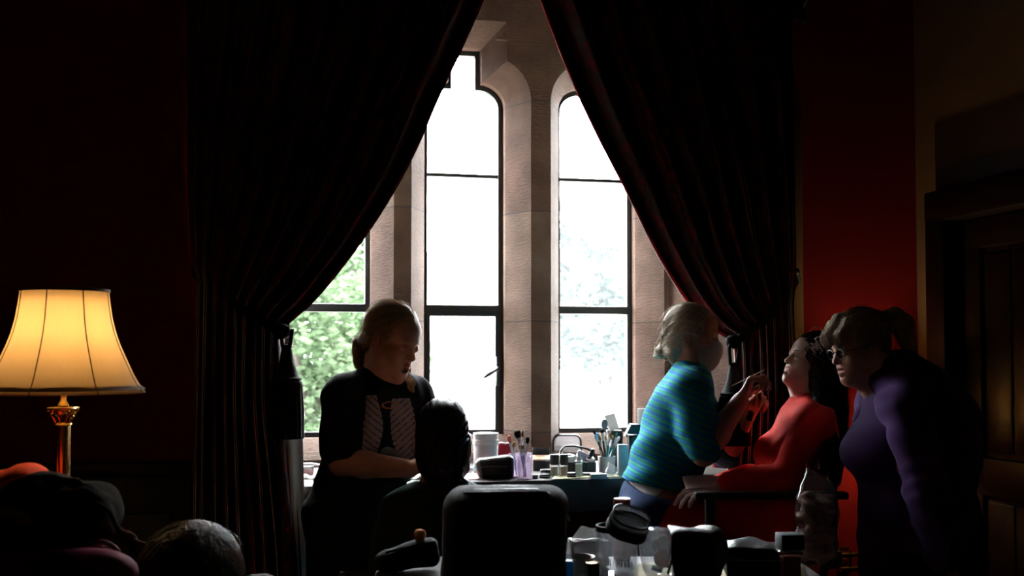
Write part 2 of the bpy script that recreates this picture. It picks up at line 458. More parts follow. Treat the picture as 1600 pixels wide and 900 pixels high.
for c in LCX:
    o0, o1 = outline(0), outline(SPL); n = len(o0)
    for (pa, ya, pb, yb) in ((o1, YF, o0, YG), (o0, YG, o0, YO)):
        vs = [(c+x, ya, z) for x, z in pa] + [(c+x, yb, z) for x, z in pb]
        sur.add(vs, [(i, (i+1) % n, n+(i+1) % n, n+i) for i in range(n)])
sur.add([(1.735, YF, ZS-.1), (RXR, YW, ZS-.1), (RXR, YW, 3.06), (1.735, YF, 3.06)], [(0,1,2,3)])
sur.add([(-.01, YF, ZS-.1), (RXL, YW, ZS-.1), (RXL, YW, 3.06), (-.01, YF, 3.06)], [(0,1,2,3)])
sur.add([(-.01, YF, 3.06), (1.735, YF, 3.06), (RXR, YW, 3.06), (RXL, YW, 3.06)], [(0,1,2,3)])
so = sur.build('stone_surround', M['stone'], win, angle=20)
lin = MB()
for i in (0, 1):
    xm = (LCX[i]+LCX[i+1])/2; hw = (LCX[i+1]-LCX[i])/2 - B_ - SPL - .004
    lin.box((xm, YF-.002, 2.742), (2*(hw+.05), .02, .012), .003)
lin.build('string_course', M['stone'], win, angle=20)
# iron casements, bars and panes
def band(y0, y1, d0, d1, c, zlo=None, zhi=None):
    m = MB(); a, b = outline(d0), outline(d1)
    if zlo is not None:
        a = [(-A_-d0+0, zlo), (A_+d0, zlo), (A_+d0, zhi), (-A_-d0, zhi)]; g = d0-d1
        b = [(-A_-d1, zlo+g), (A_+d1, zlo+g), (A_+d1, zhi-g), (-A_-d1, zhi-g)]
    n = len(a); vs = []
    for p, y in ((a, y0), (b, y0), (b, y1), (a, y1)): vs += [(c+x, y, z) for x, z in p]
    fs = []
    for k in range(4):
        for i in range(n):
            j = (i+1) % n; fs.append((k*n+i, k*n+j, ((k+1) % 4)*n+j, ((k+1) % 4)*n+i))
    return m.add(vs, fs)
for i, c in enumerate(LCX):
    fr = band(YG+.05, YG+.085, .006, -.021, c)
    if i == 1:
        b2 = band(YG+.045, YG+.08, -.014, -.034, c, ZB-.006, 1.590); fr.add(b2.v, b2.f)
    cf = fr.build('casement_frame', M['iron'], win, angle=25)
    tb = MB(); tb.box((c, YG+.065, 1.602), (2*A_-.0, .036, .036), .004).build('transom_bar', M['iron'], win)
    sb = MB(); sb.box((c, YG+.067, 2.19), (2*A_-.0, .02, .017), .003).build('saddle_bar', M['iron'], win)
    if i == 1:
        h = MB(); hx = c+A_-.024; hz = 1.33
        h.box((hx, YG+.040, hz), (.016, .012, .13), .004); h.tube([(hx, YG+.029, hz+.01), (hx-.015, YG+.016, hz+.004), (hx-.045, YG+.012, hz-.012), (hx-.068, YG+.014, hz-.028)], [.006,.006,.0085,.004], 8)
        h.ball((hx, YG+.029, hz+.01), .011, 10)
        h.build('window_catch', M['iron'], cf)
    p = [(c+x, YG+.07, z) for x, z in outline(-.002)]
    MB().add(p, [tuple(range(len(p)))]).build('pane', M['pane_dirty'] if i == 2 else M['pane'], win, smooth=False)
sl = MB(); sl.box(((RXL+RXR)/2, (3.82+YF+.03)/2, ZS-.06), (RXR-RXL+.06, YF+.03-3.82, .12), .008)
M['sill'] = mat('grey_stone_sill', (.085,.075,.065), .65, spec=.25, col2=(.06,.053,.047), nscale=16, bump=.3, bscale=90)
sl.build('window_sill', M['sill'], win)
# ------------------------------------------------------------------ right wall, door
dj = at_x(1470, 500, XR); DY1 = dj.y; DY0 = DY1 - 1.08; DZ = at_x(1470, 302, XR).z
w = MB()
for lo, hi in (((XR, DY1-.05, 0), (XR+.2, YO, DZ-.05)), ((XR, YB, 0), (XR+.2, DY0+.05, DZ-.05)), ((XR, YB, DZ-.05), (XR+.2, YO, ZC)), ((XR+.08, DY0+.05, 0), (XR+.2, DY1-.05, DZ-.05))):
    w.box([(a+b)/2 for a, b in zip(lo, hi)], [b-a for a, b in zip(lo, hi)])
st_(w.build('wall_right', M['cream_wall'], smooth=False))
door = thing('door_1', 'dark panelled oak door in a heavy frame at the right edge of the photo', 'door'); st_(door)
fr = MB()
for y in (DY1-.06, DY0+.06): fr.box((XR-.02, y, DZ/2), (.10, .12, DZ), .012)
fr.box((XR-.02, (DY0+DY1)/2, DZ-.06), (.104, DY1-DY0, .12), .012)
fr.build('door_frame', M['dark_wood'], door)
lf = MB(); y0, y1 = DY0+.12, DY1-.12; zt = DZ-.12
lf.box((XR+.05, (y0+y1)/2, zt/2), (.03, y1-y0, zt))
for y in (y0+.05, (y0+y1)/2, y1-.05): lf.box((XR+.03, y, zt/2), (.03, .10, zt-.002), .006)
for z in (.12, .95, zt-.06): lf.box((XR+.029, (y0+y1)/2, z), (.03, y1-y0-.01, .14 if z < zt-.1 else .11), .006)
for k in range(4):
    yy = y0+.1+(y1-y0-.2)*(k+.5)/4
    for z0, z1 in ((.2, .87), (1.03, zt-.13)): lf.box((XR+.038, yy, (z0+z1)/2), (.02, .15, z1-z0-.02), .012)
lf.build('door_leaf', M['dark_wood'], door)
hd = MB(); hd.box((XR-.0, y0+.09, 1.02), (.03, .04, .16), .006)
hd.tube([(XR-.01, y0+.09, 1.04), (XR-.055, y0+.09, 1.04), (XR-.06, y0+.14, 1.04), (XR-.06, y0+.2, 1.035)], .008, 8)
hd.build('door_handle', M['brass'], door)
b0 = at_x(1477, 290, XR).y
sbox('trim_1', (XR-.035, DY0-.1, DZ), (XR+.02, b0, DZ+.085), M['lavender'], bev=.006)
# dark dado panelling of the window wall, left of the curtains, and a pale stone edge right of them
dz = at_y(180, 733, YW).z; dx1 = at_y(300, 733, YW).x
dd = MB(); dd.box(((XL+dx1)/2, YW-.012, dz/2), (dx1-XL, .024, dz), .003)
dd.box(((XL+dx1)/2, YW-.02, dz), (dx1-XL, .05, .05), .012)
for k in range(4):
    xx = dx1-.25-.5*k; dd.box((xx, YW-.03, dz/2), (.38, .02, dz-.3), .012)
st_(dd.build('trim_2', M['dark_wood']))
ex = at_y(1246, 480, YW).x
sbox('trim_3', (ex-.05, YW-.03, 0), (ex+.012, YW+.02, 2.45), M['cream_wall'], bev=.004)
sbox('baseboard_right', (XR-.02, DY1+.01, 0), (XR+.01, YW, .16), M['dark_wood'], bev=.004)
# ------------------------------------------------------------------ curtains
def interp(tab, x):
    xs = [t[0] for t in tab]; return [float(np.interp(x, xs, [t[k] for t in tab])) for k in range(1, len(tab[0]))]
def smooth_tab(tab, n=3):
    """Catmull-Rom resample of rows (v, ...) so the edges curve"""
    out = []; T = [np.array(t, float) for t in tab]
    for i in range(len(T)-1):
        p0, p1, p2, p3 = T[max(i-1,0)], T[i], T[i+1], T[min(i+2, len(T)-1)]
        for k in range(6):
            t = k/6; q = .5*(2*p1 + (p2-p0)*t + (2*p0-5*p1+4*p2-p3)*t*t + (3*p1-p0-3*p2+p3)*t**3)
            q[0] = p1[0]+(p2[0]-p1[0])*t; out.append(list(q))
    out.append(list(T[-1])); return out
YC = 3.79
def curtain(label, rows, nf, ph, edge_r=.003):
    """rows: (v, outer px, outer py, inner px, inner py, fold depth) down the cloth, v from 0 at the pole"""
    tab = []
    for v, ox, oy, ix, iy, a in rows:
        o_, i_ = at_y(ox, oy, YC), at_y(ix, iy, YC); tab.append((v, o_.x, max(o_.z, .03), i_.x, max(i_.z, .03), a))
    tab = smooth_tab(tab); vmax = tab[-1][0]
    root = thing('curtain', label, 'curtain', (tab[0][1], YC, 0))
    rx = tab[0][1]
    def pt(u, v):
        ox, oz, ix, iz, a = interp(tab, v*vmax)
        uu = u + .02*math.sin(v*9+ph)*math.sin(PI*u)
        x = ox + (ix-ox)*uu; z = oz + (iz-oz)*u
        f = math.sin(2*PI*nf*u + ph + .5*math.sin(v*5)) + .35*math.sin(2*PI*nf*2.3*u + 1.7*ph + 2*v) + .2*math.sin(2*PI*3.1*u+7*v)
        y = YC + a*f - .02*math.sin(PI*u)
        e_ = max(0., 1-u/.05); y = y*(1-e_**.7) + (YW-.006)*e_**.7          # outer edge returned to the wall
        return (x-rx, y-YC, z)
    m = MB().grid(pt, 150, 110)
    c = m.build('drape', [M['damask'], M['lining']], root, angle=180)
    if sum(p.normal.y for p in c.data.polygons) > 0: c.data.flip_normals()
    sm_ = solidify(c, .007, -1).modifiers['thick']; sm_.material_offset = 1; sm_.material_offset_rim = 0
    hem = MB()
    hem.tube([pt(1.0, k/110) for k in range(111)], edge_r, 6); hem.build('leading_edge', M['damask_lit_edge'], root)
    return root, pt
M['damask_lit_edge'] = mat('lit_crimson_edge', (.22,.004,.014), .8, spec=.1, bump=.3, bscale=200)  # brighter than the damask: red glow of the lit edge put into the colour
BOT = 1500
cl, ptl = curtain('dark crimson damask curtain tied back on the left of the window, wide black mass', [
 (0, 288,-70, 784,-70,.035), (.3, 288,60, 727,60,.042), (.6, 288,150, 684,150,.045), (.85, 288,225, 645,240,.045), (1.1, 289,290, 597,326,.042),
 (1.35, 291,345, 543,404,.036), (1.6, 294,385, 490,468,.03), (1.8, 298,415, 452,502,.024), (1.95, 302,432, 438,520,.02), (2.1, 302,450, 436,545,.022),
 (2.5, 299,600, 436,640,.03), (3, 296,760, 452,745,.034), (3.5, 294,950, 470,890,.036), (4.2, 292,BOT, 480,1400,.036)], 9, 3.0)
cr, ptr = curtain('dark crimson damask curtain tied back on the right of the window, behind the masked woman', [
 (0, 1252,-70, 826,-70,.035), (.3, 1252,20, 857,20,.042), (.6, 1252,110, 891,110,.045), (.85, 1252,200, 934,205,.045), (1.1, 1252,270, 982,300,.042),
 (1.35, 1251,340, 1030,398,.038), (1.6, 1250,400, 1076,472,.032), (1.8, 1247,440, 1114,512,.026), (1.95, 1244,462, 1142,530,.02), (2.1, 1243,480, 1150,550,.02),
 (2.5, 1246,600, 1150,640,.026), (3, 1248,760, 1140,760,.03), (3.5, 1248,950, 1136,900,.032), (4.2, 1248,BOT, 1134,1400,.032)], 8, 3.0, .0065)
# pale lining turned out below the left tie
lt = []
for k in range(25):
    t = k/24; py = 640+t*500; a = at_y(447+20*t*.6, py, YC-.035); lt.append((a, .055+.0*t))
lm = MB()
vs = []
for a, wd in lt:
    for j in range(7): vs.append((a.x + wd*j/6 - cl.location.x, a.y + .012*math.sin(j*1.1+a.z*3) + .05*j/6 - YC, a.z))
lm.add(vs, [(i*7+j, i*7+j+1, i*7+8+j, i*7+7+j) for i in range(24) for j in range(6)])
solidify(lm.build('lining', M['lining'], cl, angle=180), .004, 0)
# red face of the turned edge, lit from the window
lm = MB(); vs = []
for k in range(25):
    t = k/24; py = 530+t*610; a = at_y(428+34*max(0, t-.15)*1.0, py, YC-.06)
    for j in range(7): vs.append((a.x + (.03+.03*min(1, t*2))*j/6 - cl.location.x, a.y + .02*math.cos(j*1.0+1)+ .03*j/6 - YC, a.z))
lm.add(vs, [(i*7+j, i*7+j+1, i*7+8+j, i*7+7+j) for i in range(24) for j in range(6)])
solidify(lm.build('turned_edge', M['damask'], cl, angle=180), .005, 0)
pole = thing('curtain_pole', 'dark curtain pole above the window with a bracket at its right end', 'curtain pole', (.87, YC, 2.9))
px0, px1 = at_y(270, -80, YC).x-.87, at_y(1284, -80, YC).x-.87
MB().tube([(px0, 0, 0), (px1, 0, 0)], .02, 14).build('rod', M['dark_wood'], pole)
for sx_, xx in ((-1, px0), (1, px1)):
    MB().lathe([(.0,-.0),(.02,.0),(.03,.012),(.022,.03),(.04,.06),(.034,.09),(.012,.11),(0,.115)], 16, Matrix.Translation((xx,0,0)) @ Matrix.Rotation(sx_*PI/2, 4, 'Y')).build('finial', M['dark_wood'], pole)
for xx in (px0+.08, px1-.03):
    bk = MB(); bk.tube([(xx, .16, -.1), (xx, .10, -.13), (xx, .03, -.08), (xx, 0, -.025)], .009, 8); bk.box((xx, .152, -.09), (.05,.014,.14), .004)
    bk.lathe([(0,-.17),(.012,-.165),(.018,-.145),(.008,-.12),(.008,-.1)], 12, Matrix.Translation((xx, .10, -.02)))
    bk.build('bracket', M['iron'], pole)
# tie-backs with tassels
def tieback(label, hook, low, tas_top, bow, ln):
    h, l, tp = at_y(*hook, YW-.02), at_y(*low, YC-.11), at_y(*tas_top, YC-.12)
    r = thing('tassel_tieback', label, 'tassel tie-back', tp)
    o = np.array(tp)
    mid = (h+l)/2 + Vector((0, -.10, -.03))
    pts = []
    for k in range(13):
        t = k/12; pts.append(np.array((1-t)**2*h + 2*t*(1-t)*mid + t*t*l)-o)
    m = MB()
    for s in (-1, 1):
        tw = []
        for k in range(49):
            t = k/48*12; i = min(int(t), 11); q = pts[i]*(1-(t-i)) + pts[i+1]*(t-i); a = k*.9
            tw.append(q + np.array([0, .009*math.cos(a)*s, .009*math.sin(a)*s]))
        m.tube(tw, .0105, 7)
    m.build('cord', M['black_rope'], r)
    hk = MB(); hk.tube([np.array(h)-o+np.array([0,.03,0]), np.array(h)-o+np.array([0,-.03,.005]), np.array(h)-o+np.array([.02*bow,-.045,.03])], .008, 8)
    hk.ball(np.array(h)-o+np.array([.02*bow,-.045,.036]), .014, 10); hk.build('hook', M['iron'], r)
    k_ = MB(); k_.ball(np.array(l)-o, (.032,.028,.026), 14); k_.tube([np.array(l)-o+np.array([-.012,-.01,0]), (-.022,-.012,.05), (-.012,-.0,-.01)], .007, 8)
    k_.tube([np.array(l)-o+np.array([.014,-.01,0]), (.018,-.012,.05), (.010,-.0,-.01)], .007, 8); k_.build('knot', M['black_rope'], r)
    hd = MB().lathe([(0,.0),(.012,-.002),(.018,-.02),(.024,-.06),(.040,-.105),(.050,-.112),(.046,-.125),(.0,-.125)], 28)
    hd.build('tassel_head', M['black_rope'], r)
    fb = MB()
    fb.lathe([(.030,-.12),(.05,-.124),(.053,-.15),(.056,-ln*.7),(.058,-ln),(.03,-ln+.004),(0,-ln+.004)], 72, rfn=lambda a, z: 1+.035*math.sin(a*18)+.02*math.sin(a*31+z*40))
    fb.build('tassel_fringe', M['black_rope'], r, angle=60)
    return r
tieback('black tassel tie-back hanging at the left curtain beside the lowest pane', (302,424), (440,518), (448,538), 1, .31)
tieback('black tassel tie-back hanging at the right curtain beside the raised hand', (1243,440), (1146,534), (1146,566), -1, .30)
# brass rail low on the red wall
br = thing('brass_rail', 'double brass rail low on the red wall behind the purple cardigan', 'rail', at_y(1345, 872, YW))
p0 = at_y(1345, 866, YW-.05); x0 = br.location
rl = MB()
for dz_ in (0, -.055): rl.tube([(-.12, -.05, p0.z-x0.z+dz_), (.26, -.05, p0.z-x0.z+dz_)], .011, 12)
rl.build('bar', M['brass'], br)
for xx in (-.08, .22):
    MB().tube([(xx, 0, p0.z-x0.z-.027), (xx, -.05, p0.z-x0.z-.027)], .01, 10).box((xx, -.05, p0.z-x0.z-.027), (.016,.016,.09), .004).box((xx, -.004, p0.z-x0.z-.027), (.05,.01,.1), .004).build('bracket', M['brass'], br)
# ------------------------------------------------------------------ outside
M['lawn'] = mat('lawn', (.06,.09,.045), .95, spec=.05, col2=(.05,.075,.035), nscale=1.5)
M['gravel'] = mat('pale_gravel', (.72,.70,.66), .95, spec=.05, col2=(.6,.58,.54), nscale=5)
M['leaf'] = mat('leaf', (.038,.063,.030), .7, spec=.05, col2=(.070,.095,.058), nscale=3, trans=.45)
M['leaf_hazed'] = mat('hazed_leaf', (.046,.060,.058), .7, spec=.05, col2=(.068,.082,.081), nscale=3, trans=.45)  # haze over the view put into both pale leaf colours
M['bark'] = mat('bark', (.035,.03,.026), .9, spec=.05, bump=.5, bscale=30)
M['pale_wall'] = mat('pale_stone_wall', (.20,.19,.175), .9, spec=.1, col2=(.17,.16,.15), nscale=4)
M['slate'] = mat('slate_roof', (.065,.066,.07), .8, spec=.2, col2=(.05,.05,.056), nscale=9)
GZ = -.9
o = MB().add([(-60,YO+.02,GZ),(70,YO+.02,GZ),(70,90,GZ),(-60,90,GZ)], [(0,1,2,3)]).build('ground', M['gravel'], smooth=False); st_(o)
lw_ = MB(); lw_.add([(-14,8,GZ+.02),(2.4,8,GZ+.02),(2.0,40,GZ+.02),(-24,40,GZ+.02)], [(0,1,2,3)]); st_(lw_.build('lawn', M['lawn'], smooth=False))
def tree(label, px, py, Z, rx, rz, n, leaf, seed, name='broadleaf_tree'):
    rr = random.Random(seed); c = PW(px, py, Z); base = Vector((c.x, c.y, GZ)); r = thing(name, label, 'tree', base, 0)
    cz = c.z-GZ; m = MB()
    blobs = [(rr.uniform(-.7,.7)*rx, rr.uniform(-.6,.6)*rx, cz+rr.uniform(-.75,.75)*rz, rr.uniform(.28,.5)) for _ in range(16)]
    for i in range(n):
        b = rr.choice(blobs); d = Vector((rr.gauss(0,1), rr.gauss(0,1), rr.gauss(0,1))).normalized()*rr.uniform(.55,1)**.5
        p = Vector((b[0]+d.x*b[3]*rx, b[1]+d.y*b[3]*rx, b[2]+d.z*b[3]*rz)); s = rr.uniform(.025,.06)*(Z/12)**.5
        x, y, _ = frame_from((rr.gauss(0,1), rr.gauss(0,1), rr.gauss(0,1)))
        m.add([p-x*s, p-y*s*.55, p+x*s, p+y*s*.55], [(0,1,2,3)])
    m.build('foliage', leaf, r, smooth=False, weld=False)
    tk = MB(); tk.tube([(0,0,0),(.05,.02,cz*.4),(-.05,0,cz*.8),(0,0,cz)], [rx*.05, rx*.04, rx*.03, rx*.02], 9)
    for k in range(5):
        b = blobs[k]; tk.tube([(0,0,cz*.55), (b[0]*.5, b[1]*.5, (cz*.6+b[2])/2), b[:3]], [rx*.045, rx*.03, rx*.01], 6)
    tk.build('trunk', M['bark'], r)
tree('green leafy tree outside, filling the lower pane of the leftmost light', 500, 590, 11, 1.15, 1.15, 16000, M['leaf'], 3)
tree('green tree crown outside, seen in the upper pane of the leftmost light beside the mullion', 556, 420, 17, 1.1, 1.0, 9000, M['leaf'], 5)
tree('haze-paled tree outside, seen in the middle pane of the rightmost light', 940, 430, 24, 1.75, 1.5, 17000, M['leaf_hazed'], 8)
tree('low haze-paled shrub outside, under the transom of the rightmost light', 948, 528, 21, 1.25, .75, 11000, M['leaf_hazed'], 9, 'broadleaf_shrub')
bd = thing('building', 'pale stone building far outside, faint in the central light', 'building', PW(700, 560, 45), ROOM_ROT)
bd.location.z = GZ
MB().box((0,0,2.6), (9,6,5.2)).build('wall', M['pale_wall'], bd)
MB().add([(-4.8,-3.3,5.2),(4.8,-3.3,5.2),(4.8,3.3,5.2),(-4.8,3.3,5.2),(-4.8,0,6.6),(4.8,0,6.6)], [(0,1,5,4),(2,3,4,5),(0,4,3),(1,2,5),(0,3,2,1)]).build('roof', M['slate'], bd, smooth=False)
M['dark_glass'] = mat('dark_window_glass', (.05,.055,.06), .3, spec=.3)
for xx in (-3.2,-1.6,0,1.6,3.2):
    for zz in (1.6, 4.0): MB().box((xx,-3.0,zz), (.7,.08,1.1), .02).build('window', M['dark_glass'], bd)
ps = thing('leaning_post', 'grey leaning timber post outside, low in the rightmost light', 'post', PW(876, 640, 9))
ps.location.z = GZ; z1 = PW(902, 560, 9)
MB().tube([(0,0,0), (z1.x-ps.location.x, z1.y-ps.location.y, z1.z-GZ)], .05, 8).build('post', mat('grey_timber', (.05,.05,.05), .8), ps)
# ------------------------------------------------------------------ light
wd = bpy.data.worlds.new('sky'); SC.world = wd; wd.use_nodes = True
t = wd.node_tree; bg = t.nodes['Background']
tc = N(t, 'ShaderNodeTexCoord'); sx = N(t, 'ShaderNodeSeparateXYZ'); t.links.new(tc.outputs['Generated'], sx.inputs[0])
r = N(t, 'ShaderNodeValToRGB'); r.color_ramp.elements[0].color = (.93,.97,1,1); r.color_ramp.elements[1].color = (.97,.985,1,1)
t.links.new(sx.outputs['Z'], r.inputs['Fac']); t.links.new(r.outputs[0], bg.inputs['Color']); bg.inputs['Strength'].default_value = 60.0
cam = bpy.data.cameras.new('camera'); co = bpy.data.objects.new('camera', cam); COL.objects.link(co); SC.camera = co
cam.sensor_width = 36; cam.lens = 36*F/1600; cam.shift_y = SH/1600; cam.clip_end = 300
cam.dof.use_dof = True; cam.dof.focus_distance = 3.5; cam.dof.aperture_fstop = 4.0
co.location = (0,0,CAMH); co.rotation_euler = (PI/2+PH, 0, -TH)
vs_ = SC.view_settings; SC.display_settings.display_device = 'sRGB'
vs_.view_transform = 'Standard'; vs_.look = 'None'; vs_.gamma = 1; vs_.exposure = 0; vs_.use_curve_mapping = False
SC.cycles.use_denoising = True
# ================================================================== people
def skin(name, col, col2):
    return mat(name, col, .5, spec=.35, col2=col2, nscale=40, bump=.12, bscale=500)
M['skin'] = skin('warm_skin', (.46,.235,.165), (.50,.27,.19)); M['skin_pale'] = skin('pale_skin', (.70,.50,.43), (.74,.54,.47))
M['lip'] = mat('lip', (.36,.10,.09), .4, spec=.4); M['lip_red'] = mat('painted_lip', (.42,.05,.06), .35, spec=.5)
M['eye'] = mat('eye_white', (.62,.58,.54), .15, spec=.6); M['iris'] = mat('iris', (.05,.035,.025), .1, spec=.6); M['lash'] = mat('lash', (.012,.008,.007), .7)
def hair_mat(name, c1, c2, rough=.42, spec=.5):
    m = mat(name, c1, rough, spec=spec, col2=c2, nscale=60, bump=.35, bscale=220, stretch=(3,1,.6))
    return m
M['blonde'] = hair_mat('blonde_hair', (.34,.22,.11), (.50,.36,.20)); M['ash'] = hair_mat('ash_blonde_hair', (.40,.33,.24), (.60,.53,.42))
M['dark_hair'] = hair_mat('dark_brown_hair', (.018,.010,.007), (.035,.02,.013), .35, .4); M['grey_blonde'] = hair_mat('grey_blonde_hair', (.22,.15,.09), (.38,.29,.20))
M['light_brown'] = hair_mat('light_brown_hair', (.17,.10,.06), (.28,.18,.11))
def trio(name, c, sp=.5, f=(1.55,.55)):
    return [hair_mat(name+'_'+w, tuple(x*k for x in c), tuple(x*k*1.25 for x in c), .40, sp) for w, k in (('mid', 1.), ('light', f[0]), ('dark', f[1]))]
H3 = {'blonde': trio('blonde_strand', (.32,.21,.105)), 'ash': trio('ash_strand', (.46,.39,.28)), 'dark': trio('dark_strand', (.012,.007,.005), .3, (1.2,.8)), 'grey': trio('greyish_strand', (.30,.235,.165)), 'brown': trio('brown_strand', (.075,.038,.018), .2)}
class Head:
    def __init__(s, c, fwd, up=(0,0,1), k=1.0):
        s.c = V3(c); s.F = unit(fwd); u = V3(up); s.R = unit(np.cross(s.F, u)); s.U = np.cross(s.R, s.F); s.k = k; s.A = [s.F, s.R, s.U]
    def __call__(s, f, r, u): return s.c + (s.F*f + s.R*r + s.U*u)*s.k
    def loc(s, p): return ((p-s.c) @ np.array(s.A).T)/s.k
    def rad(s, *r): return np.array(r)*s.k
def head_sdf(S, h, closed=False, open_mouth=0.):
    k = h.k
    def E(f, r, u, rr, kk=.02, op='u'): S.ell(h(f,r,u), h.rad(*rr), h.A, kk*k, op)
    def Cn(a, b, ra, rb, kk=.015, op='u'): S.cone(h(*a), h(*b), ra*k, rb*k, kk*k, op)
    E(-.016,0,.045,(.097,.077,.086)); E(.035,0,-.02,(.055,.060,.085),.03)
    E(.035,0,.052,(.062,.062,.052),.03)
    for s in (-1,1):
        Cn((-.005,s*.058,-.035),(.012,s*.053,-.072),.020,.018,.03); Cn((.012,s*.053,-.072),(.070,s*.014,-.103),.018,.016,.03)
        E(.052,s*.040,-.030,(.030,.026,.030),.025)
        Cn((.078,s*.042,.022),(.088,s*.014,.020),.009,.009,.018)
    Cn((.072,0,-.103),(.066,0,-.098),.019,.022,.025)
    E(.066,0,-.062,(.030,.034,.030),.03)
    # eye sockets, nose, mouth
    for s in (-1,1): E(.098,s*.032,.000,(.017,.019,.013),.014,'s')
    Cn((.086,0,.016),(.106,0,-.027),.0075,.0105,.014); E(.107,0,-.031,(.011,.011,.009),.01)
    for s in (-1,1):
        E(.093,s*.0125,-.034,(.011,.008,.008),.008); E(.100,s*.007,-.041,(.006,.0035,.004),.004,'s')
    g = open_mouth
    E(.089,0,-.057,(.0115,.022,.0065),.008); E(.087,0,-.070-g,(.0115,.019,.0075),.008)
    E(.101,0,-.0632-g*.4,(.014,.021,.0018+g*.45),.003,'s')
    E(.087,0,-.083-g,(.010,.016,.005),.010,'s')
    for s in (-1,1):
        if closed: E(.083,s*.032,-.001,(.0135,.0165,.0125),.006)
        else: E(.082,s*.032,.008,(.0125,.0165,.0070),.005); E(.082,s*.032,-.009,(.0115,.0155,.0050),.005)
    for s in (-1,1):          # ears
        E(-.008,s*.079,-.006,(.019,.008,.031),.008); E(-.004,s*.086,-.002,(.010,.006,.019),.006,'s'); E(-.002,s*.075,-.034,(.009,.007,.010),.008)
def head_mats(h, open_mouth=0.):
    def fn(c):
        l = h.loc(c); m = np.zeros(len(c), int)
        up = ((l[:,0]-.092)/.018)**2 + (l[:,1]/.023)**2 + ((l[:,2]+.0575)/.0078)**2 < 1
        dn = ((l[:,0]-.090)/.018)**2 + (l[:,1]/.020)**2 + ((l[:,2]+.070+open_mouth)/.0085)**2 < 1
        m[up | dn] = 1
        return m
    return fn
def face_parts(root, org, h, hairm, closed=False, iris=M['iris'], look=(0,0), brow=.0):
    k = h.k
    for s in (-1,1):
        if not closed:
            e = MB(); rot = Matrix(np.array([h.R, h.U, h.F]).T.tolist())
            e.ball(h(.0785,s*.032,-.0005)-org, .0118*k, 20, mi=0)
            d = unit(h.F + h.R*look[0] + h.U*look[1]); c = h(.0785,s*.032,-.0005)
            x, y, z = frame_from(d); Mx = Matrix((x,y,z)).transposed().to_4x4(); Mx.translation = Vector(c+d*.0095*k-org)
            e.lathe([(.0058*k,0),(.0056*k,.0015*k),(.0035*k,.0026*k),(0,.003*k)], 14, Mx, 1)
            e.build('eye', [M['eye'], iris], root)
        l = MB(); pts = []
        for i in range(9):
            t = i/8; r = s*(.017+.031*t); u = (-.0045 if closed else .0035) + (.004 if not closed else -.003)*math.sin(PI*t); f = .0935-.010*abs(t-.35)-.006*t
            pts.append(h(f, r, u)-org)
        l.tube(pts, .0011*k, 6); l.build('eyelash', M['lash'], root)
        b = MB(); pts = []
        for i in range(9):
            t = i/8; pts.append(h(.0985-.018*t*t, s*(.013+.038*t), .020+brow+.007*math.sin(PI*t*.75)-.003*t)-org)
        b.tube(pts, [.0022*k*(1-.6*abs(i/8-.3)) for i in range(9)], 6, flat=1.3); b.build('eyebrow', hairm, root)
def hand_sdf(S, o, d, n, s, curl, thumb=(.5,.6,.5), k=1.0, spread=.10, kk=.006):
    """palm from wrist o along d; n: palm side, s: thumb side; curl: list of four (a,b,c) bends in degrees"""
    d = unit(d); n = unit(n - d*np.dot(n, d)); s = unit(s - d*np.dot(s, d) - n*np.dot(s, n)); o = V3(o)
    L = [(.042,.026,.020), (.046,.030,.021), (.042,.028,.020), (.033,.020,.018)]
    for i in range(4):
        off = (.030,.010,-.010,-.028)[i]; kn = o + d*(.086,.090,.085,.076)[i]*k + s*off*k
        S.cone(o + d*.012*k + s*off*.55*k, kn, .014*k, .0105*k, .012*k)
        a = 0; p = kn; dd = unit(d + s*spread*(1.0,.3,-.4,-1.1)[i]); rr = (.0098,.0088,.0080,.0070)
        for j in range(3):
            a += math.radians(curl[i][j]); v = dd*math.cos(a) + n*math.sin(a); q = p + v*L[i][j]*k
            S.cone(p, q, rr[j]*k*(.92 if i == 3 else 1), rr[j+1]*k*(.92 if i == 3 else 1), kk*k); p = q
    b = o + d*.022*k + s*.022*k; m = b + unit(d*thumb[0]+s*thumb[1]+n*thumb[2]*.6)*.040*k; e1 = m + unit(d*(thumb[0]+.35)+s*thumb[1]*.45+n*thumb[2])*.030*k
    e2 = e1 + unit(d*(thumb[0]+.5)+s*thumb[1]*.1+n*thumb[2]*1.1)*.024*k
    S.cone(b, m, .0165*k, .0125*k, .014*k); S.cone(m, e1, .0115*k, .0098*k, kk*k); S.cone(e1, e2, .0098*k, .0075*k, kk*k)
def torso(S, J, off=0., sc=1.0, bust=.06, k=.06, neck=True, flat=.66):
    """body trunk from J: pelvis, chest, neck, shoulders, front"""
    fr = unit(J['front']); pel, ch, nk = V3(J['pelvis']), V3(J['chest']), V3(J['neck'])
    up = unit(ch-pel); fr = unit(fr - up*np.dot(fr, up)); sd = np.cross(up, fr)
    w = J.get('w', 1.0)
    S.cone(pel, pel+up*.02, .158*w*sc+off, .150*w*sc+off, k, sq=(fr, .74))
    S.cone(pel+up*.05, (pel+ch)/2+up*.02, .140*w*sc+off, .125*w*sc+off, k, sq=(fr, .70))
    S.cone((pel+ch)/2, ch+up*.05, .125*w*sc+off, .145*w*sc+off, k, sq=(fr, flat))
    sl, sr = V3(J['ls']), V3(J['rs'])
    S.cone(sl+unit(sr-sl)*.03, sr+unit(sl-sr)*.03, .05*sc+off, .05*sc+off, k)
    for s in (sl, sr): S.cone(nk-up*.01, s+(nk-s)*.25, .042+off, .042+off, .04)
    if bust:
        for s in (-1,1): S.ell(ch+fr*(.062*sc)+sd*s*.075-up*.02, (bust+off,)*3, None, .05)
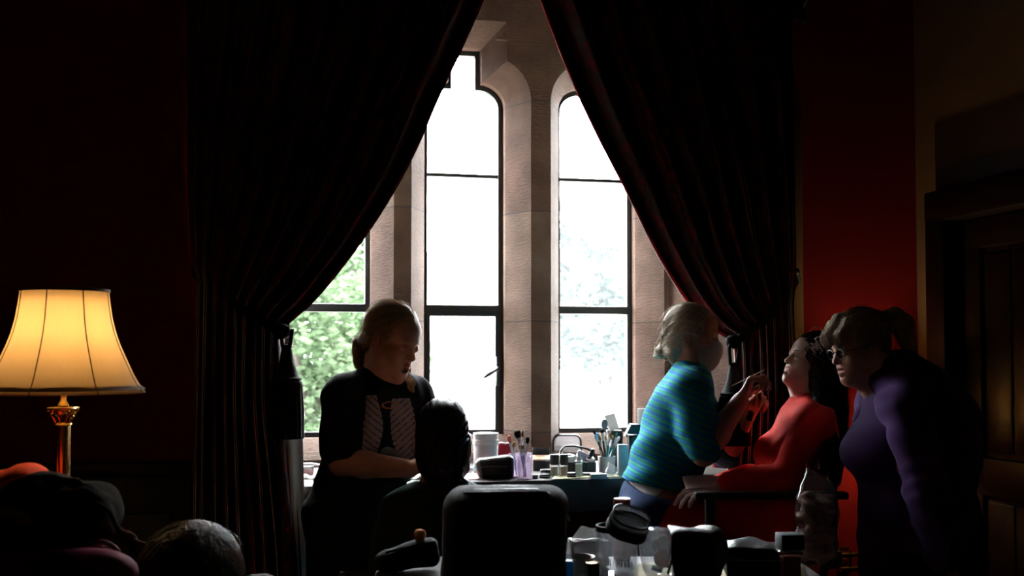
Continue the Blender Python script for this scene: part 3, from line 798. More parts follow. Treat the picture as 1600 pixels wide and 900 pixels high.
def limb(S, a, b, c, r, off=0., k=.02, end=1.0):
    a, b, c = V3(a), V3(b), V3(c); e = b+(c-b)*end
    S.cone(a, b, r[0]+off, r[1]+off, k); S.cone(b, b+(c-b)*.35*min(1,end), r[1]+off, r[2]+off, k); S.cone(b+(c-b)*.35*min(1,end), e, r[2]+off, r[2]+(r[3]-r[2])*end+off, k)
ARM = (.047,.038,.039,.026); LEG = LEG0 = (.085,.058,.058,.036)
def legs(S, J, off=0., end=1.0, foot=True, k=.03):
    for s in 'lr':
        limb(S, J[s+'h'], J[s+'k'], J[s+'a'], LEG, off, k, end)
        S.cone(V3(J['pelvis']), V3(J[s+'h']), .10+off, .09+off, .05)
        if foot:
            a = V3(J[s+'a']); t = V3(J[s+'t']); S.cone(a+V3(0,0,-.03), t, .036+off, .026+off, .03); S.cone(a+V3(0,0,-.01)-unit(t-a)*.03, a+V3(0,0,-.04), .034+off, .03+off, .02)
def hair_cap(S, h, grow=.014, line=.0, back=.0, low=-.02, ear=True):
    """scalp volume with the face cut out; line raises (+) the hairline"""
    k = h.k
    S.ell(h(-.018,0,.048), h.rad(.098+grow*.7,.078+grow*.8,.086+grow*.9), h.A, .02*k)
    S.ell(h(-.050-back,0,low), h.rad(.055,.060,.066), h.A, .04*k)
    S.ell(h(.100,0,-.035+line), h.rad(.080,.079,.106), h.A, .012*k, 's')
    S.ell(h(.03,0,-.135), h.rad(.09,.12,.09), h.A, .015*k, 's')
def hair_grooves(h, c=(-.10,0,.03), amp=.0016, n=46, seed=1):
    c = V3(c)
    def fn(p):
        l = h.loc(p)-c; a = np.arctan2(l[:,1], l[:,2]); w = wav(p, 25, seed)
        return amp*np.sin(a*n + w*2.2) + amp*.7*np.sin(a*n*.37 + w*3) + .0015*wav(p, 60, seed+1)
    return fn
def flow_to(tie, after, near=.055):
    tie = V3(tie); after = unit(after)
    def fn(p):
        d = tie-p; l = np.linalg.norm(d, axis=1, keepdims=True); w = np.clip((near-l)/(near*.6), 0, 1)
        return d/(l+1e-6)*(1-w) + after*w
    return fn
def flow_down(h, part=.7, back=.25):
    def fn(p):
        l = h.loc(p); s = np.where(l[:,1] > 0, 1., -1.)[:,None]; top = np.clip((l[:,2]-.04)/.08, 0, 1)[:,None]
        return V3(0,0,-1) + (h.R*s*part - h.F*back)*top - h.F*back*.4
    return fn
def make_hair(name, root, org, S, h, hp, mats, flow, n=1500, step=.010, m=9, r=.00065, seed=3, lift=.0012, fly=160, flylen=.07, fly_r=.0004):
    vs, qs = surface(S, hp); R = np.random.RandomState(seed); post, S.post = S.post, None
    def grow(n, m, step, off, wob, grav=0.):
        p = vs[R.randint(0, len(vs), n)].copy(); P = [p.copy()]
        for k in range(m):
            g = sdf_grad(S, p); d = flow(p); d = d - g*(d*g).sum(1, keepdims=True); d /= np.linalg.norm(d, axis=1, keepdims=True)+1e-6
            d += R.normal(size=d.shape)*wob; d[:,2] -= grav*k/m; p = p + d*step
            sd = S(p)[:,None]; t = off(k, n); p = p - g*np.clip(sd-t, -.01, .01); P.append(p.copy())
        return np.stack(P, 1)
    A = grow(n, m, step, lambda k, n: R.uniform(-.0004, lift, (n,1)), .10)
    base = R.uniform(.2, 1, (fly,1))
    B = grow(fly, 8, flylen/8, lambda k, n: base*(.003+.0026*k), .22, .4) if fly else None
    S.post = post
    V, Q, per = hair_tubes(A, r); mi = np.repeat(R.randint(0, len(mats), n), per)
    if fly:
        V2, Q2, per = hair_tubes(B, fly_r); Q = np.concatenate([Q, Q2+len(V)]); V = np.concatenate([V, V2]); mi = np.concatenate([mi, np.repeat(R.randint(0, len(mats), fly), per)])
    return np_obj(name, vs-org, qs, mats, root, None, (V-org, Q, mi))
def person(label, base):
    b = V3(base); b[2] = 0; r = thing('person', label, 'person', c2w(b), ROOM_ROT)
    return r, b
def ball_list(m, pts, r, mi=0):
    for p in pts: m.ball(p, r, 8, mi=mi)
# ------------------------------------------------------------------ A: artist in the black printed tee, left
J = dict(pelvis=PC(556,800,3.62), chest=PC(585,668,3.62), neck=PC(600,600,3.61), front=(.55,-.83,0), rs=PC(532,622,3.53), ls=PC(648,622,3.70), w=1.0,
         rh=PC(528,812,3.56), lh=PC(585,812,3.66))
for s, x in (('r', 530), ('l', 590)):
    hz = J[s+'h']; J[s+'k'] = V3(hz[0]+.01, hz[1]-.03, .48); J[s+'a'] = V3(hz[0], hz[1]+.02, .075); J[s+'t'] = J[s+'a']+V3(.10,-.13,-.046)
re, rw, rhd = PC(534,722,3.46), PC(640,733,3.40), None
le, lw = PC(676,705,3.60), PC(700,722,3.44)
h = Head(PC(612,533,3.585), (.80,-.50,-.30), (0.12,0,1), .93)
rA, oA = person('person standing in a black printed T-shirt, head bowed over the dark-haired seated person', J['pelvis'])
S = Sdf(); torso(S, J); legs(S, J); head_sdf(S, h, closed=True)
S.chain([h(-.03,0,-.06), h(-.01,0,-.10), J['neck']+V3(0,0,-.02)], [.054,.052,.062], .03)
limb(S, J['rs'], re, rw, ARM, .002); limb(S, J['ls'], le, lw, ARM)
hand_sdf(S, rw, (.85,-.25,.25), (.15,.35,-.9), (.1,.9,.5), [(15,20,15),(20,25,15),(25,25,20),(30,30,20)], (.7,.7,.4))
hand_sdf(S, lw, (-.1,-.6,.35), (-.9,-.1,-.1), (0,0,1), [(15,25,15),(15,25,15),(20,25,20),(25,25,20)])
sdf_obj('body', S, .0038, [M['skin'], M['lip']], rA, oA, head_mats(h))
face_parts(rA, oA, h, M['blonde'], closed=True)
# tee, with a pale generic wings-and-ring print
T = Sdf(); torso(T, J, .014, bust=.062)
for s, e in (('rs', re), ('ls', le)): T.cone(J[s], V3(J[s])+(e-J[s])*.82, .066, .068, .03)
T.half(PC(560,752,3.6), (0,0,1), .006); ea = unit(re-J['rs'])
T.ell(J['neck']+V3(.03,-.03,.055), (.075,.075,.05), None, .01, 's')
T.post = lambda p: .004*folds(p, (.5,.3,-1), 42, 5)*np.clip((1.40-p[:,2])*3, 0, 1) + .0025*folds(p, (1,.2,.3), 60, 9)
def px_of(p):                          # design coordinates of the flat print on the chest
    return 800+p[:,0]/3.6*F, HOR-(p[:,2]-CAMH)/3.6*F
def print_fn(c):
    x, y = px_of(c); m = np.zeros(len(c), int); fr = c[:,1] < J['chest'][1]+.03
    u = (y-615)/98.; wl = (u > 0) & (u < 1) & (np.abs(x-(586-4*u+7*np.sin(u*3))) < 7+9*np.sqrt(np.clip(u,0,1))*np.sin(np.clip(u*2.6+.5,0,PI)))
    u2 = (y-621)/98.; wr = (u2 > 0) & (u2 < 1) & (np.abs(x-(629+9*u2)) < 7+11*np.sin(np.clip(u2*2.4+.5,0,PI)))
    feather = np.sin((y+.9*np.abs(x-608))*.62) > -.90
    m[fr & (wl | wr) & feather] = 1
    a = ((x-614)/13)**2+((y-631)/5.5)**2; m[fr & (a < 1) & (a > .5)] = 2
    b = ((x-611)/15)**2+((y-716)/22)**2; m[fr & (b < 1)] = 3
    return m
M['tee'] = mat('black_cotton', (.010,.010,.013), .9, spec=.12, bump=.25, bscale=350); M['print'] = mat('print_pale', (.30,.25,.25), .9, spec=.1)
M['print_gold'] = mat('print_gold', (.40,.22,.07), .9, spec=.1); M['print_blue'] = mat('print_blue_grey', (.22,.24,.27), .9, spec=.1)
sdf_obj('t_shirt', T, .004, [M['tee'], M['print'], M['print_gold'], M['print_blue']], rA, oA, print_fn)
P_ = Sdf(); torso(P_, J, .008, bust=0); legs(P_, J, .014, end=.97, foot=False); P_.half(PC(560,742,3.6), (0,0,-1), .005)
P_.post = lambda p: .003*folds(p, (.2,.3,1), 40, 15)
M['black_trouser'] = mat('black_trousers', (.008,.008,.010), .85, spec=.12, bump=.2, bscale=300)
sdf_obj('trousers', P_, .006, M['black_trouser'], rA, oA)
M['shoe'] = mat('black_shoe', (.012,.011,.011), .4, spec=.4)
def shoes(root, org, J, m=M['shoe']):
    for s in 'lr':
        S = Sdf(); a = V3(J[s+'a']); t = V3(J[s+'t']); S.cone(a+V3(0,0,-.035), t+V3(0,0,.002), .042, .033, .03); S.cone(a+V3(0,0,0)-unit(t-a)*.02, a+V3(0,0,-.035)-unit(t-a)*.02, .042, .038, .02)
        S.half((0,0,.004), (0,0,1), .003); sdf_obj('shoe', S, .006, m, root, org)
shoes(rA, oA, J)
Hh = Sdf(); hair_cap(Hh, h, .009, line=-.014, low=-.03)
Hh.chain([h(-.085,.01,-.02), h(-.100,.02,-.06), h(-.075,.03,-.105), h(-.03,.045,-.135)], [.026,.028,.024,.014], .02)
pt = [h(-.07,-.04,-.08), PC(628,588,3.63), PC(640,600,3.60), PC(645,612,3.57)]
Hh.chain(pt, [.020,.017,.013,.005], .02)
Hh.ell(h(-.02,-.075,.0), h.rad(.03,.012,.035), h.A, .012); Hh.post = hair_grooves(h, amp=.0009)
make_hair('hair', rA, oA, Hh, h, .003, H3['blonde'], flow_to(h(-.11,.01,-.035), (.25,-.05,-1)), 2200, seed=4, lift=.003, fly=600, flylen=.10, fly_r=.0005)
# ------------------------------------------------------------------ B: seated client seen from behind
h = Head(PC(693,692,3.27), (.05,1,-.02), (0,0,1), 1.0)
J = dict(pelvis=V3(PC(690,900,3.22)[0], 3.24, .56), chest=PC(688,848,3.24), neck=PC(688,772,3.25), front=(.05,1,0), ls=PC(622,806,3.24), rs=PC(754,804,3.26), w=.95)
J['lh'] = J['pelvis']+V3(-.09,.03,-.02); J['rh'] = J['pelvis']+V3(.09,.03,-.02)
for s, e in (('l',-.10), ('r',.10)):
    J[s+'k'] = V3(J['pelvis'][0]+e, 3.66, .55); J[s+'a'] = V3(J['pelvis'][0]+e, 3.62, .085); J[s+'t'] = J[s+'a']+V3(e*.2,.15,-.05)
rB, oB = person('person seated with back to the camera, smooth dark ponytail, black top', J['pelvis'])
S = Sdf(); torso(S, J); legs(S, J); head_sdf(S, h)
S.chain([h(-.03,0,-.05), h(-.02,0,-.09), J['neck']+V3(0,0,-.02)], [.054,.050,.058], .03)
eB = {'l': PC(606,880,3.26), 'r': PC(770,880,3.27)}; wB = {'l': V3(PC(650,900,3.5)[0], 3.48, .74), 'r': V3(PC(730,900,3.5)[0], 3.48, .74)}
for s in 'lr':
    limb(S, J[s+'s'], eB[s], wB[s], ARM); hand_sdf(S, wB[s], (.15 if s == 'l' else -.15,.9,-.25), (0,-.2,-1), (1 if s == 'l' else -1,0,0), [(20,25,20)]*4)
sdf_obj('body', S, .004, [M['skin'], M['lip']], rB, oB, head_mats(h))
face_parts(rB, oB, h, M['dark_hair'], closed=True)
T = Sdf(); torso(T, J, .012, bust=.05)
for s in 'lr': limb(T, J[s+'s'], eB[s], wB[s], (.055,.047,.045,.036), .008, end=.9)
T.half(J['pelvis']+V3(0,0,-.03), (0,0,1)); T.post = lambda p: .0035*folds(p, (.4,.2,1), 45, 21)
T.ell(J['neck']+V3(0,.03,.045), (.072,.08,.04), None, .01, 's')
M['teal_black'] = mat('black_teal_knit', (.010,.016,.018), .8, spec=.2, sheen=.25, sheencol=(.15,.5,.55), bump=.25, bscale=300)
sdf_obj('top', T, .005, M['teal_black'], rB, oB)
P_ = Sdf(); torso(P_, J, .006, bust=0); legs(P_, J, .012, end=.96, foot=False); P_.half(J['pelvis']+V3(0,0,.07), (0,0,-1))
sdf_obj('trousers', P_, .008, M['black_trouser'], rB, oB); shoes(rB, oB, J)
Hh = Sdf(); Hh.ell(h(-.022,0,.045), h.rad(.108,.077,.092), h.A, .02); Hh.ell(h(-.05,0,-.03), h.rad(.070,.068,.075), h.A, .05)
Hh.chain([h(-.06,0,-.06), h(-.075,.016,-.115), h(-.07,.03,-.145)], [.060,.036,.024], .04)
Hh.chain([h(-.07,.03,-.145), PC(722,760,3.19), PC(734,772,3.18)], [.022,.020,.010], .015)
Hh.ell(h(.105,0,-.04), h.rad(.085,.1,.112), h.A, .012, 's'); Hh.post = hair_grooves(h, (-.14,0,-.06), .0007, 60, 9)
make_hair('hair', rB, oB, Hh, h, .003, H3['dark'], flow_to(h(-.075,.018,-.125), (.5,-.1,-.8), .04), 1500, seed=5, lift=.0008, fly=50, flylen=.05)
# ------------------------------------------------------------------ C: masked artist in the striped jumper
Zc = 3.88
J = dict(pelvis=PC(1022,792,Zc+.01), chest=PC(1063,655,Zc), neck=PC(1082,588,Zc), front=(.93,-.30,-.25), rs=PC(1075,612,Zc-.13), ls=PC(1082,606,Zc+.13), w=.86,
         rh=PC(1018,806,Zc-.08), lh=PC(1026,806,Zc+.09))
for s in 'lr':
    hz = J[s+'h']; J[s+'k'] = V3(hz[0]+.05, hz[1]-.01, .50); J[s+'a'] = V3(hz[0]-.02, hz[1], .08); J[s+'t'] = J[s+'a']+V3(.17,-.03,-.05)
re, rw = PC(1100,708,Zc-.20), PC(1157,626,Zc-.10)
le, lw = PC(1135,712,Zc+.16), PC(1166,655,Zc+.02)
h = Head(PC(1083,528,Zc), (.93,-.36,-.06), (0,0,1), .87)
rC, oC = person('person in a face mask and blue-green striped jumper raising a thin brush', J['pelvis'])
S = Sdf(); torso(S, J); legs(S, J); head_sdf(S, h)
S.chain([h(-.03,0,-.06), h(-.02,0,-.10), J['neck']+V3(0,0,-.03)], [.050,.048,.056], .03)
limb(S, J['rs'], re, rw, ARM, .003); limb(S, J['ls'], le, lw, ARM)
hand_sdf(S, rw, (.45,.1,.88), (.85,-.25,-.40), (.1,.75,.3), [(50,60,30),(55,65,30),(55,70,40),(55,70,45)], (.9,.35,.9), .97)
hand_sdf(S, lw, (.35,-.15,.85), (.3,-.9,0), (-.8,-.3,.4), [(60,70,40),(60,70,40),(65,70,40),(65,70,40)], (.8,.3,.9), .95)
def c_m(c):
    return head_mats(h)(c)
sdf_obj('body', S, .0036, [M['skin'], M['lip']], rC, oC, c_m)
face_parts(rC, oC, h, M['grey_blonde'])
T = Sdf(); torso(T, J, .014, bust=.060)
T.cone(J['chest']+V3(-.022,0,.04), J['pelvis']+V3(-.006,0,.10), .092, .10, .06, sq=((0,1,0), 1.25))
T.cone(J['chest']+V3(.035,0,-.06), J['pelvis']+V3(.06,0,.13), .10, .095, .06, sq=((0,1,0), 1.25))
T.chain([J['rs'], V3(J['rs'])+(re-J['rs'])*.5, V3(J['rs'])+(re-J['rs'])*.92], [.064,.066,.060], .03)
T.chain([J['ls'], V3(J['ls'])+(le-J['ls'])*.5, V3(J['ls'])+(le-J['ls'])*.95], [.064,.062,.058], .03)
T.chain([J['neck']+V3(-.012,0,-.02), J['neck']+V3(-.006,0,.022)], [.074,.066], .02)
T.half(PC(1030,757,Zc), (.22,0,1), .006)
up = unit(J['chest']-J['pelvis'])
T.post = lambda p: .005*folds(p, up+V3(.3,.4,0), 48, 31)*np.clip(1.5-(p[:,2]-.95)*2.5, .3, 1) + .0015*np.sin(p@up*2*PI/.012)
def jumper():
    m, t, b = nt('striped_knit'); L = t.links
    tc = N(t, 'ShaderNodeTexCoord'); dp = N(t, 'ShaderNodeVectorMath', operation='DOT_PRODUCT'); dp.inputs[1].default_value = tuple(unit(up+V3(.12,0,0)))
    L.new(tc.outputs['Object'], dp.inputs[0])
    nz = N(t, 'ShaderNodeTexNoise'); nz.inputs['Scale'].default_value = 9; L.new(tc.outputs['Object'], nz.inputs['Vector'])
    a = N(t, 'ShaderNodeMath', operation='MULTIPLY_ADD'); a.inputs[1].default_value = .012; L.new(nz.outputs['Fac'], a.inputs[0]); L.new(dp.outputs['Value'], a.inputs[2])
    d = N(t, 'ShaderNodeMath', operation='DIVIDE'); d.inputs[1].default_value = .0225; L.new(a.outputs[0], d.inputs[0])
    fr = N(t, 'ShaderNodeMath', operation='FRACT'); L.new(d.outputs[0], fr.inputs[0])
    r = N(t, 'ShaderNodeValToRGB'); e = r.color_ramp.elements; e[0].position=.42; e[1].position=.54; e[0].color=(.014,.17,.44,1); e[1].color=(.018,.30,.19,1)
    x = e.new(.92); x.color=(.018,.30,.19,1); x=e.new(1.0); x.color=(.014,.17,.44,1)
    L.new(fr.outputs[0], r.inputs['Fac']); L.new(r.outputs[0], b.inputs['Base Color']); b.inputs['Roughness'].default_value=.9; b.inputs['Specular IOR Level'].default_value=.1
    b.inputs['Sheen Weight'].default_value=.25; b.inputs['Sheen Tint'].default_value=(.3,.7,.9,1)
    n2 = N(t, 'ShaderNodeTexNoise'); n2.inputs['Scale'].default_value=320; L.new(tc.outputs['Object'], n2.inputs['Vector'])
    bp = N(t, 'ShaderNodeBump'); bp.inputs['Strength'].default_value=.5; bp.inputs['Distance'].default_value=.004; L.new(n2.outputs['Fac'], bp.inputs['Height']); L.new(bp.outputs[0], b.inputs['Normal'])
    return m
M['jumper'] = jumper()
sdf_obj('jumper', T, .0042, M['jumper'], rC, oC)
W = Sdf(); torso(W, J, .007, bust=0); W.cone(J['pelvis'], J['lh'], .108, .096, .05); W.cone(J['pelvis'], J['rh'], .108, .096, .05); limb(W, J['rh'], J['rk'], J['ra'], LEG, .007, .03, .02); W.half(PC(1000,774,Zc), (-.45,0,1), .006); W.half(PC(1030,742,Zc), (.22,0,-1), .006)
W.post = lambda p: .004*folds(p, (.6,.4,1), 60, 33); M['white_tee'] = mat('white_jersey', (.62,.62,.62), .9, spec=.1, bump=.2, bscale=200)
sdf_obj('undershirt', W, .005, M['white_tee'], rC, oC)
P_ = Sdf(); torso(P_, J, .012, bust=0); legs(P_, J, .016, end=.97, foot=False); P_.half(PC(1015,766,Zc), (-.35,0,-1), .005)
P_.post = lambda p: .004*folds(p, (.2,.5,1), 42, 35); M['denim'] = mat('blue_denim', (.028,.055,.145), .85, spec=.15, col2=(.02,.04,.11), nscale=80, bump=.3, bscale=600)
sdf_obj('jeans', P_, .006, M['denim'], rC, oC); shoes(rC, oC, J)
Hh = Sdf(); hair_cap(Hh, h, .013, line=-.004, low=-.028, back=.0)
Hh.chain([h(-.09,0,-.02), h(-.118,0,-.052)], [.040,.020], .03); Hh.chain([h(-.118,0,-.052), h(-.132,0,-.068), h(-.158,0,-.085)], [.015,.021,.005], .012)
Hh.chain([h(-.06,.03,-.055), h(-.055,.02,-.115)], [.035,.022], .03); Hh.post = hair_grooves(h, (-.12,0,-.04), .0009, 44, 12)
make_hair('hair', rC, oC, Hh, h, .0028, H3['ash'], flow_to(h(-.120,0,-.054), -h.F-h.U*.5, .04), 2000, seed=6, lift=.0016, fly=160, flylen=.05)
tie = MB(); pts = [h(-.122+.006*math.cos(a), .019*math.cos(a), -.056+.019*math.sin(a))-oC for a in np.linspace(0, 2*PI, 17)]; tie.tube(pts, .004, 8); tie.build('hair_tie', M['lash'], rC)
Mk = Sdf(); hh = h
Mk.ell(h(.045,0,-.055), h.rad(.064,.070,.074), h.A); Mk.ell(h(.085,0,-.045), h.rad(.040,.042,.050), h.A, .02); Mk.ell(h(.062,0,-.10), h.rad(.035,.035,.028), h.A, .03)
Mk.half(h(.040,0,-.05), h.F*1-h.U*.12, .004); Mk.half(h(.09,0,-.010), -h.U-h.F*.10, .004)
Mk.post = lambda p: .0006*np.sin(h.loc(p)[:,2]*2*PI/.030)
M['mask'] = mat('mask_fabric', (.50,.54,.57), .85, spec=.1, trans=.25, bump=.2, bscale=300)
mk = sdf_obj('face_mask', Mk, .003, M['mask'], rC, oC)
for s in (-1,1):
    MB().tube([h(.040,s*.064,-.022)-oC, h(.012,s*.076,-.010)-oC, h(-.022,s*.084,.012)-oC, h(-.032,s*.086,-.012)-oC, h(-.022,s*.084,-.034)-oC, h(.015,s*.072,-.060)-oC, h(.045,s*.060,-.088)-oC], .0018, 6).build('ear_loop', M['mask'], mk)
# ------------------------------------------------------------------ D: seated client in the red dress
Zd = 3.85
h = Head(PC(1266,567,Zd), (-.88,-.22,.34), (.30,0,1), .80)
J = dict(pelvis=PC(1236,815,Zd+.0), chest=PC(1254,708,Zd), neck=PC(1268,636,Zd), front=(-.93,-.2,.25), ls=PC(1272,664,Zd-.16), rs=PC(1244,655,Zd+.16), w=.95,
         lh=PC(1230,825,Zd-.09), rh=PC(1226,825,Zd+.09))
J['lk'] = PC(1058,822,Zd-.08); J['rk'] = PC(1062,818,Zd+.12)
for s in 'lr':
    kn = J[s+'k']; J[s+'a'] = V3(kn[0]+.02, kn[1], kn[2]-.42); J[s+'t'] = J[s+'a']+V3(-.15,0,-.05)
le, lw = PC(1225,752,Zd-.20), PC(1128,762,Zd-.17)
re, rw = PC(1200,748,Zd+.20), PC(1112,762,Zd+.06)
rD, oD = person('person in a red dress seated with face tilted up, beaded band in long dark hair', J['pelvis'])
LEG = tuple(x*.78 for x in LEG0)
S = Sdf(); torso(S, J); legs(S, J); LEG = LEG0; head_sdf(S, h)
S.chain([h(-.03,0,-.06), h(-.015,0,-.11), J['neck']+V3(0,0,-.02)], [.050,.048,.056], .03)
limb(S, J['ls'], le, lw, ARM); limb(S, J['rs'], re, rw, ARM)
hand_sdf(S, lw, (-1,0,-.12), (0,.25,-1), (0,.9,.3), [(15,25,15),(15,25,15),(18,25,18),(20,28,20)], (.8,.5,.4), .95)
hand_sdf(S, rw, (-1,-.2,-.12), (0,-.1,-1), (0,-.9,.2), [(15,25,15),(15,25,15),(18,25,18),(20,28,20)], (.8,.5,.4), .95)
sdf_obj('body', S, .0036, [M['skin_pale'], M['lip_red']], rD, oD, head_mats(h))
face_parts(rD, oD, h, M['dark_hair'], look=(0,.15))
T = Sdf(); torso(T, J, .014, bust=.066)
limb(T, J['ls'], le, lw, (.054,.046,.046,.036), .011, end=.88); limb(T, J['rs'], re, rw, (.054,.046,.046,.036), .011, end=.9)
for s in 'lr': T.cone(J['pelvis']+V3(0,0,.01), J[s+'k']+V3(0,0,.012), .135, .095, .06); T.cone(J['pelvis'], J[s+'h'], .145, .135, .05); T.cone(J[s+'k'], V3(J[s+'a'])+V3(0,0,.10), .082, .085, .05)
T.cone(J['lk']+V3(.02,0,.0), J['rk'], .08, .08, .05); T.cone((V3(J['lk'])+J['rk'])/2+V3(0,0,0), (V3(J['lk'])+J['rk'])/2+V3(.02,0,-.3), .12, .12, .06)
T.chain([J['neck']+V3(.0,0,-.03), J['neck']+V3(.0,0,.012)], [.082,.064], .02)
def dfold(p):
    lap = np.clip((1100+0*p[:,0]-(800+p[:,0]/3.85*F))/-60, 0, 1)
    return .006*folds(p, (.5,.4,.9), 30, 41)*np.clip((1.13-p[:,2])*6, 0, 1) + .005*folds(p, (.8,.1,-.5), 44, 43)*np.clip((p[:,2]-1.02)*5, 0, 1)
T.post = dfold
M['red_dress'] = mat('red_wool', (.62,.020,.012), .8, spec=.15, bump=.2, bscale=400, sheen=.15, sheencol=(1,.2,.15))
sdf_obj('dress', T, .0045, M['red_dress'], rD, oD); shoes(rD, oD, J)
Hh = Sdf(); hair_cap(Hh, h, .016, line=-.008, low=-.02)
Hh.chain([h(-.07,0,.03), h(-.085,0,-.05), PC(1294,640,Zd), PC(1298,690,Zd), PC(1298,748,Zd)], [.085,.074,.056,.054,.035], .05)
Hh.chain([h(-.03,-.06,.03), h(-.02,-.07,-.05), PC(1283,640,Zd-.10), PC(1292,690,Zd-.12), PC(1290,735,Zd-.12)], [.03,.028,.034,.032,.012], .025)
Hh.chain([h(-.03,.06,.03), h(-.02,.07,-.05), h(-.02,.07,-.14)], [.03,.028,.02], .025)
def dg(p):
    a = p[:,0]*.9 + p[:,1]*1.2; return .0022*np.sin(a*330 + wav(p, 14, 51)*3)
Hh.post = dg
make_hair('hair', rD, oD, Hh, h, .0034, H3['dark'], flow_down(h, .35, .9), 2200, step=.014, m=10, seed=8, lift=.002, fly=90, flylen=.08)
tr = MB(); R = random.Random(5); Hh.post = None
def hit_z(S, px, py, z0=1.85, z1=2.6):
    zs = np.linspace(z0, z1, 160); d = S(np.array([PC(px, py, z) for z in zs])); i = np.flatnonzero(d < .004)
    return zs[i[0]] if len(i) else zs[int(np.argmin(d))]
prev = None
for i in range(64):                     # sprigs of beads over the near side of the hair
    if i % 8 == 0: prev = None
    px, py = (1270+R.uniform(-8,8), 540+R.uniform(-12,8)) if prev is None else (prev[0]+R.uniform(-5,6), prev[1]+R.uniform(-3.5,5.5))
    px = min(max(px, 1259), 1292); py = min(max(py, 526), 565); q = PC(px, py, hit_z(Hh, px, py, Zd-.2, Zd+.1)-.004); tr.ball(q-oD, R.choice((.0024,.0030,.0038)), 8, mi=i % 2)
    if prev is not None: tr.tube([prev[2]-oD, q-oD], .0008, 5)
    prev = (px, py, q)
tr.tube([h(.0+.03*math.cos(t), .099*math.sin(t), .050+.108*math.cos(t))-oD for t in np.linspace(-1.3,1.3,21)], .0022, 6)
M['pearl'] = mat('pearl_bead', (.7,.66,.66), .25, spec=.6); M['silver'] = mat('silver', (.6,.6,.62), .35, metal=1)
tr.build('beaded_headband', [M['silver'], M['pearl']], rD)
# ------------------------------------------------------------------ E: person in the purple cardigan leaning in
Ze = 3.48
h = Head(PC(1343,543,Ze), (-.93,-.24,-.20), (-.15,0,1), .88)
J = dict(pelvis=PC(1432,862,Ze+.02), chest=PC(1410,690,Ze), neck=PC(1385,600,Ze), front=(-.92,-.25,-.28), ls=PC(1414,640,Ze-.19), rs=PC(1402,632,Ze+.19), w=1.12,
         lh=PC(1436,880,Ze-.09), rh=PC(1436,880,Ze+.11))
for s in 'lr':
    hz = J[s+'h']; J[s+'k'] = V3(hz[0]-.03, hz[1], .45); J[s+'a'] = V3(hz[0]+.03, hz[1], .08); J[s+'t'] = J[s+'a']+V3(-.18,-.03,-.05)
le, lw = PC(1450,768,Ze-.23), PC(1482,872,Ze-.21)
re, rw = PC(1440,768,Ze+.22), PC(1470,872,Ze+.2)
rE, oE = person('person in glasses and a purple cardigan leaning forward at the right, grey-blonde hair tied up', J['pelvis'])
S = Sdf(); torso(S, J, bust=.09); legs(S, J); head_sdf(S, h, open_mouth=.006)
S.chain([h(-.03,0,-.05), h(-.02,0,-.09), J['neck']+V3(.01,0,-.03)], [.060,.060,.068], .035)
S.ell(h(.02,0,-.098), h.rad(.05,.05,.03), h.A, .03)
limb(S, J['ls'], le, lw, ARM); limb(S, J['rs'], re, rw, ARM)
hand_sdf(S, lw, (.35,.05,-.95), (-.9,.3,-.3), (-.3,-.9,-.2), [(20,30,20),(25,30,20),(28,32,20),(30,35,25)], (.8,.5,.4))
hand_sdf(S, rw, (.35,-.05,-.95), (-.9,-.3,-.3), (-.3,.9,-.2), [(20,30,20),(25,30,20),(28,32,20),(30,35,25)], (.8,.5,.4))
sdf_obj('body', S, .0038, [M['skin'], M['lip']], rE, oE, head_mats(h, .006))
face_parts(rE, oE, h, M['grey_blonde'])
fa = unit(J['front'])
T = Sdf(); torso(T, J, .010, bust=.07, k=.07); T.ell(PC(1360,706,Ze-.03), (.085,.13,.085), None, .06); T.ell(PC(1392,790,Ze-.02), (.095,.14,.12), None, .07)
T.ell(PC(1402,870,Ze), (.09,.15,.14), None, .07); T.cone(PC(1410,880,Ze), PC(1418,990,Ze), .15, .16, .06, sq=((1,0,0),.8)); T.half(J['pelvis']+V3(0,0,-.24), (0,0,1)); T.post = lambda p: .003*folds(p, (.5,.3,1), 38, 61)
M['purple_top'] = mat('violet_jersey', (.050,.022,.095), .85, spec=.12, bump=.15, bscale=300); M['purple'] = mat('purple_wool', (.070,.036,.125), .9, spec=.1, bump=.3, bscale=300, sheen=.12, sheencol=(.5,.4,.8))
sdf_obj('blouse', T, .005, M['purple_top'], rE, oE)
C_ = Sdf(); torso(C_, J, .024, bust=0, k=.07); C_.ell(PC(1428,618,Ze+.02), (.105,.16,.115), None, .06); C_.ell(PC(1462,690,Ze), (.09,.16,.15), None, .06); C_.chain([J['neck']+V3(.03,0,.01), J['chest']+V3(.09,0,.04), J['pelvis']+V3(.06,0,.03), J['pelvis']+V3(.06,0,-.25)], [.085,.15,.15,.16], .08, sq=((1,0,0), .85))
limb(C_, J['ls'], le, lw, (.058,.054,.050,.042), .012, end=.97); limb(C_, J['rs'], re, rw, (.066,.056,.052,.042), .012, end=.97)
C_.cone(J['pelvis']+V3(.0,0,.05), J['pelvis']+V3(.02,0,-.28), .19, .20, .08, sq=((1,0,0), .8))
C_.chain([J['neck']+V3(-.045,-.05,.0), J['neck']+V3(.02,-.085,.015), J['neck']+V3(.075,-.03,.03)], [.026,.030,.030], .03)
C_.cone(J['neck']+V3(-.045,-.05,.0), PC(1345,668,Ze-.12), .026, .022, .03)
fo = Sdf(); 
C_.ell(J['chest']+fa*.20+V3(0,.0,-.02), (.115,.105,.30), None, .03, 's'); C_.ell(J['pelvis']+fa*.26+V3(0,0,.04), (.13,.12,.34), None, .03, 's')
C_.half(J['pelvis']+V3(0,0,-.30), (0,0,1), .01); C_.post = lambda p: .0035*folds(p, (.7,.3,.7), 60, 63) + .002*folds(p, (.3,.3,.9), 95, 64)
